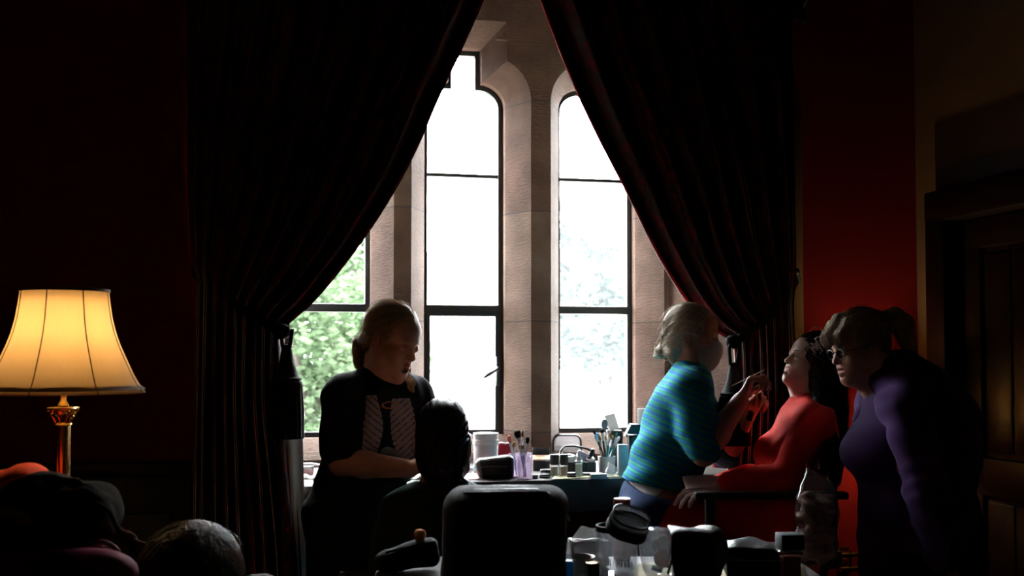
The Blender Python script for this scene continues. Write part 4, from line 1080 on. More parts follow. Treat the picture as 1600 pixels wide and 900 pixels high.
sdf_obj('cardigan', C_, .005, M['purple'], rE, oE)
P_ = Sdf(); torso(P_, J, .006, bust=0); legs(P_, J, .014, end=.97, foot=False); P_.half(J['pelvis']+V3(0,0,.03), (0,0,-1)); sdf_obj('trousers', P_, .008, M['black_trouser'], rE, oE); shoes(rE, oE, J)
Hh = Sdf(); hair_cap(Hh, h, .012, line=.0, low=-.02)
Hh.chain([h(.055,-.05,.095), h(.092,-.046,.055), h(.100,-.040,.030)], [.020,.016,.008], .02); Hh.chain([h(.06,.0,.115), h(.104,.0,.065), h(.110,.0,.040)], [.022,.016,.006], .02); Hh.chain([h(.055,.05,.095), h(.09,.05,.05), h(.09,.05,.03)], [.022,.018,.008], .02)
Hh.cone(h(.045,-.070,.06), h(.035,-.078,-.005), .020, .006, .02)
Hh.chain([h(-.10,0,.07), PC(1390,500,Ze), PC(1400,500,Ze)], [.04,.022,.022], .02)
Hh.chain([PC(1392,500,Ze), PC(1398,494,Ze), PC(1410,508,Ze), PC(1420,545,Ze)], [.018,.026,.034,.020], .012); Hh.cone(PC(1408,505,Ze+.03), PC(1418,540,Ze+.05), .026, .018, .01)
Hh.post = hair_grooves(h, (-.11,0,.05), .0010, 40, 14)
f_tie = flow_to(PC(1390,500,Ze), V3(.6,0,-1), .05)
def e_flow(p):
    l = h.loc(p); w = np.clip((l[:,0]-.045)/.02, 0, 1)[:,None]*(l[:,2] > -.02)[:,None]; tail = (p[:,0] > PC(1395,500,Ze)[0])[:,None]
    return np.where(tail, V3(.55,0,-1.), f_tie(p)*(1-w) + (h.F*.35-h.U)*w)
make_hair('hair', rE, oE, Hh, h, .0032, H3['grey'], e_flow, 2200, seed=9, lift=.003, fly=240, flylen=.06)
sc_ = MB(); sc_.tube([PC(1391+3*math.cos(a), 499-2+9*math.sin(a), Ze-.02*math.cos(a)*1.1)-oE for a in np.linspace(0, 2*PI, 17)], .005, 8); sc_.build('hair_tie', M['mask'], rE)
g = MB(); 
for s in (-1,1):
    pts = [h(.1035-.010*abs(math.cos(a)*.5+.5)**2*0 - .004*(abs(.032+.0235*math.cos(a))/.055), s*(.033+.0235*math.cos(a)), -.004+.0165*math.sin(a)*(1 if math.sin(a) > 0 else 1.1))-oE for a in np.linspace(0, 2*PI, 25)]
    g.tube(pts, .0015, 6); g.tube([h(.0995,s*.0565,.001)-oE, h(.092,s*.072,.002)-oE, h(.02,s*.083,.006)-oE, h(-.012,s*.085,.003)-oE, h(-.03,s*.084,-.02)-oE], .0015, 6)
g.tube([h(.1035,-.010,.002)-oE, h(.108,0,.005)-oE, h(.1035,.010,.002)-oE], .0014, 6)
M['frame'] = mat('dark_spectacle_frame', (.03,.015,.012), .3, spec=.6); gl = g.build('glasses', M['frame'], rE)
ln = MB()
for s in (-1,1): ln.add([h(.1032,s*(.033+.0225*math.cos(a)), -.004+.016*math.sin(a))-oE for a in np.linspace(0, 2*PI, 24, endpoint=False)], [tuple(range(24))])
M['lens'] = clear('spectacle_lens', (.97,.97,.97), .04, .02); ln.build('lens', M['lens'], gl, smooth=False)
# ------------------------------------------------------------------ F: head at the lower left
h = Head(PC(302,932,2.22), (.35,.88,-.30), (0,0,1), 1.0)
J = dict(pelvis=V3(PC(300,900,2.25)[0], 2.2, .45), chest=V3(PC(306,900,2.2)[0], 2.2, .70), neck=h(-.02,0,-.15), front=(.35,.9,0), rs=h(-.02,.17,-.15), ls=h(-.02,-.16,-.20), w=.9)
up = V3(0,0,1); J['lh'] = J['pelvis']+V3(-.08,.05,-.02); J['rh'] = J['pelvis']+V3(.08,.02,-.02)
for s, e in (('l',-.08), ('r',.10)):
    J[s+'k'] = V3(J['pelvis'][0]+e+.12, 2.58, .45); J[s+'a'] = V3(J['pelvis'][0]+e+.14, 2.56, .085); J[s+'t'] = J[s+'a']+V3(.05,.14,-.05)
rF, oF = person('person seated low at the bottom left, only light brown hair and a pale shoulder showing', J['pelvis'])
S = Sdf(); torso(S, J); legs(S, J); head_sdf(S, h); S.chain([h(-.03,0,-.06), h(-.02,0,-.11), J['neck']+V3(0,0,-.03)], [.05,.048,.054], .03)
J['rs'] = PC(408,945,2.22); eF = {'l': J['ls']+V3(-.05,.0,-.25), 'r': J['rs']+V3(.04,.10,-.22)}; wF = {'l': J['ls']+V3(.08,.20,-.34), 'r': J['rs']+V3(-.06,.28,-.28)}
for s in 'lr':
    limb(S, J[s+'s'], eF[s], wF[s], ARM); hand_sdf(S, wF[s], (.1,.9,-.1), (0,0,-1), (1 if s == 'l' else -1,0,0), [(20,25,20)]*4)
S.cone(J['neck'], J['rs'], .045, .045, .03)
sdf_obj('body', S, .0045, [M['skin_pale'], M['lip']], rF, oF, head_mats(h)); face_parts(rF, oF, h, M['light_brown'], closed=True)
T = Sdf(); torso(T, J, .012, bust=.04); T.cone(J['neck']+V3(.06,0,-.03), J['rs'], .052, .055, .03)
for s in 'lr': T.cone(J[s+'s'], J[s+'s']+(eF[s]-J[s+'s'])*.6, .056, .06, .03)
T.half(J['pelvis']+V3(0,0,-.04), (0,0,1)); T.post = lambda p: .003*folds(p, (.5,.3,1), 45, 71); M['pale_top'] = mat('pale_grey_cotton', (.40,.40,.42), .9, spec=.1, bump=.2, bscale=300)
sdf_obj('top', T, .006, M['pale_top'], rF, oF)
P_ = Sdf(); torso(P_, J, .006, bust=0); legs(P_, J, .012, end=.96, foot=False); P_.half(J['pelvis']+V3(0,0,.04), (0,0,-1)); sdf_obj('trousers', P_, .008, M['black_trouser'], rF, oF); shoes(rF, oF, J)
Hh = Sdf(); hair_cap(Hh, h, .018, line=0, low=-.03); Hh.chain([h(-.06,0,.0), h(-.08,0,-.08), h(-.07,.0,-.17)], [.09,.080,.055], .04)
Hh.chain([h(.0,-.07,.02), h(-.02,-.08,-.06), h(-.04,-.075,-.15)], [.03,.032,.02], .03); Hh.chain([h(.0,.07,.02), h(-.02,.08,-.06), h(-.04,.07,-.12)], [.03,.032,.02], .03)
Hh.post = hair_grooves(h, (-.02,0,.11), .0011, 52, 16)
make_hair('hair', rF, oF, Hh, h, .0032, H3['brown'], flow_down(h, .8, .5), 3000, step=.013, m=10, r=.0006, seed=10, lift=.003, fly=260, flylen=.09)
# ================================================================== things on the sill, on the front table, lamps, chairs
M['patent'] = mat('black_patent', (.006,.006,.007), .40, spec=.3, bump=.6, bscale=70)
M['black_cloth'] = mat('black_nylon', (.007,.007,.008), .8, spec=.2, bump=.4, bscale=500)
M['black_plastic'] = mat('black_plastic', (.010,.010,.011), .35, spec=.5)
M['white_plastic'] = mat('white_plastic', (.72,.70,.70), .4, spec=.4); M['grey_plastic'] = mat('pale_grey_card', (.50,.49,.49), .7, spec=.2, trans=.2)
M['pvc'] = clear('clear_vinyl', (.94,.95,.97), .10, .12, haze=.10, hazecol=(.75,.78,.82)); M['acrylic'] = clear('clear_acrylic', (.95,.96,.98), .06, .04, haze=.05)
M['lilac'] = clear('lilac_acrylic', (.93,.88,.95), .05, .05, haze=.14, hazecol=(.80,.73,.84)); M['glass'] = clear('bottle_glass', (.93,.95,.95), .08, .03)
M['liquid_beige'] = mat('foundation_liquid', (.45,.31,.21), .3, spec=.5); M['blue_liquid'] = mat('blue_liquid', (.03,.32,.62), .2, spec=.5, trans=.4)
M['paper'] = mat('white_paper', (.75,.74,.72), .9, spec=.1, trans=.4); M['pink_paper'] = mat('pink_paper', (.62,.36,.36), .85, spec=.1); M['pink'] = mat('pink_plastic', (.7,.40,.45), .4)
M['dark_red'] = mat('dark_red_fabric', (.20,.006,.016), .75, spec=.2, bump=.3, bscale=200); M['teal'] = mat('teal_lacquer', (.02,.20,.20), .3, spec=.5)
M['purple_handle'] = mat('violet_lacquer', (.14,.05,.30), .3, spec=.5); M['pale_handle'] = mat('pale_lacquer', (.6,.55,.55), .35); M['tan_handle'] = mat('tan_wood', (.42,.24,.12), .45)
M['dark_bristle'] = mat('dark_bristle', (.03,.02,.018), .9, spec=.1); M['tan_bristle'] = mat('tan_bristle', (.34,.20,.11), .9, spec=.1); M['pink_bristle'] = mat('coral_bristle', (.6,.20,.16), .9, spec=.1)
M['white_bristle'] = mat('white_bristle', (.66,.62,.60), .9, spec=.1); M['blue_bristle'] = mat('sky_blue_bristle', (.20,.48,.72), .9, spec=.1); M['orange_bristle'] = mat('orange_puff', (.55,.20,.06), .9, spec=.1)
M['yellow_paper'] = mat('yellow_paper', (.48,.44,.26), .8, spec=.15); M['lilac_tube'] = mat('lilac_sachet', (.50,.46,.62), .4)
def put(name, label, cat, px, py, z=ZS, group=None, rz=ROOM_ROT):
    p = at_z(px, py, z); r = thing(name, label, cat, p, rz, group); return r, depth(p)/F
def body_mb(prof, m, root, name, seg=28, **k): return MB().lathe(prof, seg).build(name, m, root, **k)
# white tub with a lid
r, s = put('tub', 'tall white plastic tub with ribbed lid and a thin blue stripe on the sill', 'tub', 759, 739)
R_t = 19.5*s; Hh_ = 62*s
M['tub_blue'] = mat('blue_print', (.10,.33,.50), .5)
body_mb([(0,0),(R_t*.93,0),(R_t*.96,.004),(R_t*.99,Hh_*.70),(R_t*.97,Hh_*.71)], mat('tub_white', (.62,.58,.60), .4, spec=.4), r, 'body')
body_mb([(R_t*1.03,Hh_*.71),(R_t*1.05,Hh_*.715),(R_t*1.05,Hh_*.83),(R_t*.99,Hh_*.84),(R_t*.99,Hh_*.93),(R_t*1.02,Hh_*.935),(R_t*1.02,Hh_),(R_t*.96,Hh_*1.005),(0,Hh_*.985)], M['white_plastic'], r, 'lid')
body_mb([(R_t*.972,Hh_*.12),(R_t*.985,Hh_*.121),(R_t*.988,Hh_*.18),(R_t*.975,Hh_*.181)], M['tub_blue'], r, 'label_stripe', cap=False) if False else MB().lathe([(R_t*.972,Hh_*.12),(R_t*.988,Hh_*.121),(R_t*.991,Hh_*.18),(R_t*.975,Hh_*.181)], 28, cap=False).build('label_stripe', M['tub_blue'], r)
# clear bag of brown sponges left of the tub
r, s = put('clear_bag', 'clear bag of brown and pink sponges behind the dark head, left of the white tub', 'bag', 729, 731)
for (dx, dz, rr, cc) in ((-.010,.028,.028,(.30,.17,.12)), (.012,.045,.026,(.52,.34,.30)), (-.006,.075,.024,(.24,.14,.10)), (.008,.10,.02,(.5,.36,.3))):
    MB().ball((dx,0,dz), (rr,rr,rr*.9), 14).build('sponge', mat('sponge', cc, .95, bump=.5, bscale=200), r)
def crinkle(sdf, h, m, root, name, amp=.002, f=90, seed=1):
    sdf.post = lambda p: amp*folds(p, (.3,.5,1), f, seed) + amp*.7*wav(p, f*1.7, seed+3)
    return sdf_obj(name, sdf, h, m, root, (0,0,0))
S = Sdf(); S.cone((0,0,.034),(0,0,.112),.036,.026,.02); S.half((0,0,.0012),(0,0,1)); crinkle(S, .003, M['pvc'], r, 'film')
# dark red pouch
r, s = put('pouch', 'dark red fabric pouch with a white trim behind the lilac tumblers', 'pouch', 790, 727)
S = Sdf(); S.cone((-.022,0,.03),(.018,0,.03),.034,.032,.02,sq=((0,1,0),.6)); S.cone((-.016,0,.08),(.014,0,.075),.018,.018,.03); S.half((0,0,.001),(0,0,1)); S.post = lambda p: .003*folds(p,(1,.2,.3),90,4); sdf_obj('body', S, .003, M['dark_red'], r)
MB().tube([(-.034,-.012,.088),(-.018,-.02,.094),(.0,-.022,.090),(.02,-.018,.094),(.034,-.01,.084)], .0035, 8).build('trim', M['white_plastic'], r)
# black patent case with a grey end
r, s = put('vanity_case', 'small glossy black vanity case with a grey end, in front of the white tub', 'case', 775, 747)
W_, D_, H_ = 56*s, .085, 35*s
def soft_case(W_, D_, H_, slope=.35, k=.016):
    S = Sdf()
    S.cone((-W_/2+k*2,0,H_*.36),(W_/2-k*2,0,H_*.42),H_*.36,H_*.42,k,sq=((0,1,0),D_/H_*1.15)); S.cone((-W_/2+k*1.6,0,H_*.2),(W_/2-k*1.6,0,H_*.2),H_*.2,H_*.2,k*2,sq=((0,1,0),D_/H_*2.2))
    S.cone((-W_*.1,0,H_*.55),(W_/2-k*1.8,0,H_*.58),H_*.42,H_*.42,k*2,sq=((0,1,0),D_/H_*1.1)); S.half((0,0,.001),(0,0,1),.004); return S
gm = M['grey_vinyl'] = mat('grey_vinyl', (.20,.21,.23), .35, spec=.5)
mb = MB().box((0,0,H_/2), (W_,D_,H_), .019, seg=4)
def crown(v):
    x, y, z = v; q = z/H_; return (x - .012*q*(x < 0), y, z*(1-.30*max(0, (-x/W_-.05))*q*1.6 + .05*math.cos(x*20)*q))
mb.v = [crown(v) for v in mb.v]; mb.mi = [1 if sum(mb.v[i][0] for i in f)/len(f) < -W_/2+.026 else 0 for f in mb.f]
mb.build('body', [M['patent'], gm], r, angle=80)
for dy in (-1, 1): MB().tube([crown((x,dy*(D_/2+.0005),H_*.80)) for x in np.linspace(-W_/2+.022, W_/2-.02, 9)], .0024, 6).build('piping', M['black_plastic'], r)
MB().tube([crown((x,-D_/2-.001,H_*.56)) for x in np.linspace(-W_/2+.02, W_/2-.02, 9)], .0018, 6).build('zip', M['silver'], r)
# brushes
def brush(label, base, tip, hr, hl, hm, bm_, cat='brush', group=None, shape='round', hw=.0040):
    base = Vector(base); tip = Vector(tip); r = thing('makeup_brush', label, cat, base, 0, group); d = tip-base; L = d.length
    x, y, z = frame_from(d); Mx = Matrix((x,y,z)).transposed().to_4x4(); lb = L-hl; fl = min(.03, lb*.25)
    MB().lathe([(0,0),(hw*.55,.001),(hw*.8,lb*.3),(hw*1.15,lb*.75),(hw*.9,lb-fl)], 10, Mx).build('handle', hm, r)
    MB().lathe([(hw*.95,lb-fl),(hw*1.02,lb-fl*.6),(hr*.62,lb+.002)], 12, Mx).build('ferrule', M['silver'], r)
    pr = [(hr*.6,lb),(hr*.95,lb+hl*.35),(hr,lb+hl*.6),(hr*.75,lb+hl*.88),(0,L)] if shape == 'round' else [(hr*.6,lb),(hr*.9,lb+hl*.5),(hr*.5,lb+hl*.9),(0,L)]
    MB().lathe(pr, 16, Mx, rfn=lambda a, z_: 1+.05*math.sin(a*7+z_*300)).build('bristles', bm_, r)
    return r
def tumbler(label, px, py, R, H, m, name='tumbler', taper=.88, wall=.002):
    r, s = put(name, label, 'cup', px, py)
    MB().lathe([(0,.0),(R*taper,0),(R,H),(R-wall,H),(R*taper-wall,.004),(0,.004)], 28).build('cup', m, r); return r, s
t1, s = tumbler('lilac clear tumbler of brushes, the rear left one of two touching', 805, 745, 10.5*.00235, 37*.00235, M['lilac'])
t2, s = tumbler('lilac clear tumbler of brushes, the front right one of two touching', 820, 748.5, 12*.00235, 41*.00235, M['lilac'])
def in_cup(t, px, py, bx=0, dy=0.0, h0=.006):
    b = t.location + Vector((bx, 0, h0)); e = PW(px, py, depth(t.location)+dy); return b, e
for lab, t, px, py, bx, dy, hr, hl, hm, bm_, shp in (
 ('coral-tipped flat brush leaning left out of the lilac tumblers', t1, 795, 680, .006, .005, .009, .030, M['pale_handle'], M['pink_bristle'], 'round'),
 ('fluffy black powder brush, tallest in the lilac tumblers', t2, 807, 672, .004, .015, .014, .030, M['tan_handle'], M['dark_bristle'], 'round'),
 ('slim brown-tipped brush just right of the fluffy black brush', t2, 816, 672, .0, .02, .006, .026, M['tan_handle'], M['tan_bristle'], 'point'),
 ('blue-handled brush in the rear lilac tumbler', t1, 803, 690, .004, .0, .007, .02, mat('blue_lacquer', (.10,.2,.5), .3), M['tan_bristle'], 'round'),
 ('violet-handled short brush with white tip at the middle of the lilac tumblers', t2, 811, 694, .003, -.004, .006, .016, M['purple_handle'], M['white_bristle'], 'round'),
 ('violet-handled short brush with grey tip, right of its white-tipped twin', t2, 815, 695, .006, .0, .0075, .016, M['purple_handle'], M['tan_bristle'], 'round'),
 ('dark-tipped brush leaning right out of the front lilac tumbler', t2, 825, 682, -.006, .0, .0075, .026, M['pale_handle'], M['dark_bristle'], 'round'),
 ('thin white eyeliner brush between black brush and right-leaning brush', t2, 821, 688, -.004, .01, .004, .02, M['pale_handle'], M['white_bristle'], 'point')):
    b, e = in_cup(t, px, py, bx, dy); brush(lab, b, e, hr, hl, hm, bm_, group='brushes in the lilac tumblers', shape=shp)
# papers, palette, small compacts
def flat_box(name, label, cat, px, py, w, d, h, m, rz=0., z=ZS, part='body', group=None, bev=.002):
    r, s = put(name, label, cat, px, py, z, group, ROOM_ROT+rz); MB().box((0,0,h/2), (w,d,h), bev).build(part, m, r); return r, s
r, s = put('palette', 'open black makeup palette with copper pans beside the lilac tumblers', 'palette', 846, 735)
MB().box((0,.02,.020), (.066,.07,.040), .004).build('case', M['black_plastic'], r); MB().box((0,.02,.046), (.067,.06,.009), .003, Matrix.Rotation(.22,3,'X')).build('pan_tray', mat('copper_powder', (.38,.17,.08), .5, metal=.3, col2=(.2,.09,.05), nscale=50), r)
MB().box((0,.055,.062), (.068,.006,.045), .002, Matrix.Rotation(-.5,3,'X')).build('lid', M['black_plastic'], r)
# clear vinyl pouch with black trim (behind)
r, s = put('vinyl_pouch', 'clear vinyl pouch with thick black trim standing against the mullion foot', 'pouch', 886, 719)
w_, h_ = .118, .105
def rr_path(w, h, rad, y, z0, n=7):
    P = []
    for cx, cz, a0 in ((w/2-rad, z0+h-rad, 0), (-w/2+rad, z0+h-rad, PI/2), (-w/2+rad, z0+rad, PI), (w/2-rad, z0+rad, 1.5*PI)):
        for k in range(n+1): a = a0+PI/2*k/n; P.append((cx+rad*math.cos(a), y, cz+rad*math.sin(a)))
    return P+[P[0]]
for y in (-.02,.02): MB().tube(rr_path(w_, h_, .028, y, .003), .004, 8).build('piping', M['black_plastic'], r)
f_ = rr_path(w_, h_, .028, -.02, .003)[:-1]; n_ = len(f_)
MB().add(f_+[(x,.02,z) for x,y,z in f_], [tuple(range(n_)), tuple(range(2*n_-1,n_-1,-1))]).build('window_panel', M['pvc'], r, smooth=False)
MB().add(f_+[(x,.02,z) for x,y,z in f_], [(i,(i+1)%n_,n_+(i+1)%n_,n_+i) for i in range(n_)]).build('gusset', M['black_cloth'], r)
# stacked books/papers
r, s = flat_box('book', 'pink-edged paper book lying on the sill under white sheets', 'book', 850, 724, .10, .09, .022, M['pink_paper'], .15)
MB().box((0,0,.0235), (.102,.092,.003), .001).build('cover', M['paper'], r)
r2 = thing('paper_sheet', 'white sheet of paper fanned over the pink-edged book', 'paper', r.location+Vector((.012,.01,.0255)), ROOM_ROT-.2)
solidify(MB().grid(lambda u, v: ((u-.5)*.13, (v-.5)*.10, .0015+.010*u*u+.004*math.sin(v*3)), 12, 8).build('sheet', M['paper'], r2), .001, 1)
# black basket caddy with a hoop handle
r, s = put('basket_caddy', 'black basket caddy with a tall hoop handle full of tape rolls', 'caddy', 902, 739)
bw, bd, bh = .135, .07, .045
bk = MB().box((0,0,.004), (bw,bd,.008), .003)
for y in (-bd/2,bd/2): bk.box((0,y,bh/2), (bw,.004,bh), .0015)
for x in (-bw/2,bw/2): bk.box((x,0,bh/2), (.004,bd,bh), .0015)
for k in range(11): bk.box((-bw/2+bw*(k+.5)/11,-bd/2-.002,bh/2), (.004,.003,bh-.006), .001)
bk.build('basket', M['black_plastic'], r)
MB().tube([(-bw/2,0,bh*.6),(-bw/2+.004,0,.085),(-bw/2+.02,0,.102),(-.01,0,.103),(.035,0,.093),(bw/2-.008,0,.082),(bw/2,0,.07),(bw/2-.004,0,bh*.7)], .0042, 8).build('handle', M['black_plastic'], r)
for k, (dx, dz, rot) in enumerate(((-.028,.052,.2),(-.004,.042,1.35))):
    t = thing('tape_roll', ('white tape roll lying flat in the black basket', 'white tape roll on its side in the black basket, hole facing out')[k], 'tape roll', r.location+Vector((dx,-.008 if k else .014,dz+.004)), ROOM_ROT)
    MB().lathe([(.010,-.011),(.021,-.011),(.021,.011),(.010,.011),(.010,-.011)], 24, Matrix.Rotation(rot,4,'X'), cap=False).build('tape', M['white_plastic'], t)
t = thing('sachet', 'lilac sachet sticking up from the black basket', 'sachet', r.location+Vector((.022,.012,.046)), ROOM_ROT)
MB().box((0,0,.016), (.045,.010,.036), .004, Matrix.Rotation(.5,3,'Y')).build('pack', M['lilac_tube'], t)
t = thing('mascara', 'black mascara tube leaning in the black basket', 'mascara', r.location+Vector((.03,-.012,.03)), ROOM_ROT)
Mx = Matrix.Rotation(.45,4,'Y'); MB().lathe([(0,0),(.0075,.001),(.0075,.035)], 14, Mx).build('tube', M['black_plastic'], t); MB().lathe([(.0078,.036),(.0078,.066),(.004,.069),(0,.069)], 14, Mx).build('cap', M['black_plastic'], t)
t = thing('round_compact', 'small white round compact at the right end of the black basket', 'compact', r.location+Vector((.05,-.014,.046)), ROOM_ROT)
MB().lathe([(0,0),(.016,0),(.0175,.003),(.0175,.009),(.015,.012),(0,.0125)], 24, Matrix.Rotation(.5,4,'X')).build('case', M['white_plastic'], t)
# two foundation bottles, dropper bottle
def bottle(label, px, py, w, h, capf, liq, cap, name='foundation_bottle', square=False, z=ZS, glass=M['glass']):
    r, s = put(name, label, 'bottle', px, py, z); hb = h*(1-capf)
    if square:
        MB().box((0,0,hb/2), (w,w*.9,hb), .004).build('glass', glass, r); MB().box((0,0,hb*.46), (w*.8,w*.7,hb*.80), .003).build('liquid', liq, r)
        MB().box((0,0,hb+h*capf/2), (w*1.02,w*.92,h*capf), .002).build('cap', cap, r)
    else:
        MB().lathe([(0,0),(w*.48,0),(w*.5,.003),(w*.5,hb*.92),(w*.44,hb),(0,hb)], 26).build('glass', glass, r)
        MB().lathe([(0,.004),(w*.42,.004),(w*.42,hb*.84),(0,hb*.84)], 24).build('liquid', liq, r)
        MB().lathe([(w*.49,hb),(w*.5,hb+.001),(w*.5,h-.003),(w*.46,h),(0,h)], 26).build('cap', cap, r)
    return r, s
bottle('beige foundation bottle with black cap, the left of the touching pair', 866, 743.5, .034, 34*.00233, .47, M['liquid_beige'], M['black_plastic'])
bottle('beige foundation bottle with black cap, the right of the touching pair', 881, 743, .033, 34*.00233, .47, mat('pale_foundation', (.52,.40,.30), .3), M['black_plastic'])
r, s = bottle('slim clear dropper bottle with a white pipette top', 904.5, 744.5, .030, 25*.0023, .02, mat('serum', (.55,.58,.52), .2, trans=.5), M['white_plastic'], 'dropper_bottle')
MB().lathe([(.008,.056),(.0085,.058),(.0085,.074),(.006,.077),(.0065,.090),(.004,.094),(0,.0945)], 18).build('pipette_bulb', M['white_plastic'], r)
# white cup of brushes
r, s = put('brush_cup', 'white plastic cup crowded with brushes near the striped jumper', 'cup', 948, 738)
c2 = r; MB().lathe([(0,0),(.030,0),(.0345,.062),(.0325,.062),(.028,.004),(0,.004)], 28).build('cup', M['white_plastic'], r)
M['bronze_handle'] = mat('bronze_lacquer', (.25,.12,.06), .3, spec=.5)
cols = [('sky blue bristled brush bending left out of the white cup', 931, 676, .013, .03, M['black_plastic'], M['blue_bristle']), ('black-tipped brush furthest left in the white cup, behind the blue one', 927, 671, .006, .02, M['black_plastic'], M['dark_bristle']),
 ('tan-tipped thin brush, first right of the blue one', 937, 681, .005, .018, M['tan_handle'], M['tan_bristle']), ('copper-tipped brush, second right of the blue one', 941, 677, .006, .02, M['bronze_handle'], M['pink_bristle']),
 ('dark fan-shaped brush high at the back of the white cup', 940, 670, .009, .016, M['black_plastic'], M['dark_bristle']), ('silver-tipped brush with round loop head, tallest in the middle of the white cup', 952, 671, .009, .018, M['silver'], M['white_bristle']),
 ('pale tan brush just left of the teal-handled one', 946, 680, .006, .02, M['pale_handle'], M['tan_bristle']), ('teal-handled brush with brown tip in the white cup', 954, 676, .006, .02, M['teal'], M['tan_bristle']),
 ('second teal-handled brush, shorter, right of its twin', 957, 680, .006, .018, M['teal'], M['tan_bristle']), ('dark green tipped brush leaning right from the white cup', 964, 676, .007, .02, M['teal'], mat('green_bristle', (.03,.16,.12), .9)),
 ('silver-handled brush leaning furthest right from the white cup', 968, 682, .006, .02, M['silver'], M['white_bristle'])]
for i, (lab, px, py, hr, hl, hm, bm_) in enumerate(cols):
    b = c2.location + Vector((.012*math.sin(i*2.4), .012*math.cos(i*2.4), .006)); brush(lab, b, PW(px, py, depth(c2.location)+.012*math.cos(i*2.4)), hr, hl, hm, bm_, group='brushes in the white cup', shape='round' if i % 3 else 'point')
# boxes and dispensers right of the cup
r, s = flat_box('carton', 'upright pale grey carton between the white brush cup and striped jumper', 'box', 973, 744, .037, .03, .118, M['grey_plastic'], .1)
MB().box((0,-.0155,.055), (.028,.001,.07), .0003).build('printed_panel', mat('carton_panel', (.46,.44,.44), .7), r)
r, s = flat_box('black_holder', 'tall black plastic holder behind the pale grey carton', 'holder', 989, 735, .038, .06, .135, M['black_plastic'], .0)
MB().box((0,0,.137), (.04,.062,.006), .002).build('rim', M['patent'], r)
r, s = put('acrylic_stand', 'clear acrylic drawer stand beside the jumper, holding up a black tray', 'stand', 1008, 731)
ac = MB()
for x in (-.04,0,.04): ac.box((x,0,.062), (.003,.075,.124))
ac.box((0,.037,.062), (.083,.003,.124)); ac.box((0,0,.002), (.083,.075,.004)); ac.build('walls', M['acrylic'], r); MB().box((0,0,.125), (.085,.078,.004), .001).build('top', M['acrylic'], r)
zt = ZS+.128
tr_ = thing('black_tray', 'shallow black tray on top of the clear acrylic stand', 'tray', at_z(1000, 731, ZS)+Vector((-.0,0,.127)), ROOM_ROT)
MB().add([(-.062,-.035,0),(.08,-.035,0),(.08,.035,0),(-.062,.035,0),(-.040,-.035,.045),(.08,-.035,.045),(.08,.035,.045),(-.040,.035,.045)], [(0,3,2,1),(0,1,5,4),(1,2,6,5),(2,3,7,6),(3,0,4,7),(4,5,6,7)]).build('body', M['black_plastic'], tr_, smooth=False)
MB().box((.02,0,.046), (.118,.074,.004), .001).build('lip', M['patent'], tr_)
ro = thing('paper_roll', 'white paper roll standing on the black tray beside the jumper', 'paper roll', tr_.location+Vector((.018,0,.0485)), ROOM_ROT)
MB().lathe([(.009,0),(.026,0),(.0265,.003),(.0265,.058),(.025,.061),(.009,.061),(.009,0)], 28, cap=False).build('roll', M['paper'], ro)
wb = thing('tissue_pack', 'tilted white tissue pack leaning against the black tray', 'tissue pack', PW(956, 671, depth(tr_.location)-.0), ROOM_ROT)
MB().box((0,0,.030), (.042,.03,.066), .005, Matrix.Rotation(-.30,3,'Y')).build('pack', M['paper'], wb)
st2 = thing('stack_box', 'black box under the tilted tissue pack, behind the brushes', 'box', Vector((wb.location.x+.01, wb.location.y+.0, ZS)), ROOM_ROT); hh_ = wb.location.z-ZS-.003
MB().box((0,0,hh_/2), (.062,.06,hh_), .003).build('body', M['black_plastic'], st2); MB().box((0,0,hh_*.86), (.064,.062,hh_*.2), .003).build('lid', M['patent'], st2)
mi_ = thing('hand_mirror', 'small grey oval mirror leaning beside the tilted tissue pack', 'mirror', PW(947, 672, depth(wb.location)-.035), ROOM_ROT); b_ = Matrix.Rotation(PI/2-.2,4,'X')
mi_.location.z = PW(947, 671, depth(wb.location)).z
MB().lathe([(0,-.003),(.015,-.003),(.0165,0),(.015,.003),(0,.003)], 26, Matrix.Translation((-.006,0,.022)) @ b_ @ Matrix.Diagonal((.8,1.3,1,1))).build('frame', M['grey_vinyl'], mi_); MB().tube([(-.006,0,.004),(-.003,.0,-.01)], .004, 8).build('handle', M['grey_vinyl'], mi_)
# plastic wrap, slim cases, compacts, papers
r, s = put('plastic_wrap', 'crumpled clear plastic wrap in front of the white brush cup', 'plastic wrap', 955, 745); S = Sdf(); S.ell((0,0,.018),(.024,.016,.02)); S.cone((0,0,.025),(-.006,0,.045),.014,.004,.02); S.half((0,0,.001),(0,0,1)); crinkle(S, .0025, M['pvc'], r, 'film', .003, 130, 6)
r, s = flat_box('slim_case', 'white slim case, lower of two stacked before the plastic wrap', 'case', 936, 748, .066, .03, .009, M['white_plastic']); up_ = r.location+Vector((-.002,0,.0095))
r = thing('slim_case', 'white slim case, upper of two stacked before the plastic wrap', 'case', up_, ROOM_ROT+.06); MB().box((0,0,.0045), (.060,.028,.009), .002).build('body', M['white_plastic'], r)
flat_box('grey_tray', 'flat grey tray lying behind the two stacked white cases', 'tray', 925, 743.5, .075, .03, .012, M['grey_vinyl'])
for lab, px, py, w, h in (('black round compact lying before the copper palette', 851, 746.5, .040, .014), ('small black pot left of the black round compact', 836, 748, .022, .014), ('black square compact behind the round one', 853, 742.5, .044, .022), ('dark lidded pot right of the foundation bottles', 893, 746, .034, .018)):
    r, s = put('compact', lab, 'compact', px, py)
    MB().lathe([(0,0),(w*.47,0),(w*.5,.002),(w*.5,h*.5),(w*.47,h*.52),(w*.5,h*.55),(w*.5,h-.002),(w*.45,h),(0,h)], 26).build('case', M['black_plastic'], r); MB().lathe([(w*.501,h*.48),(w*.506,h*.5),(w*.506,h*.56),(w*.501,h*.58)], 26, cap=False).build('rim', M['silver'], r)
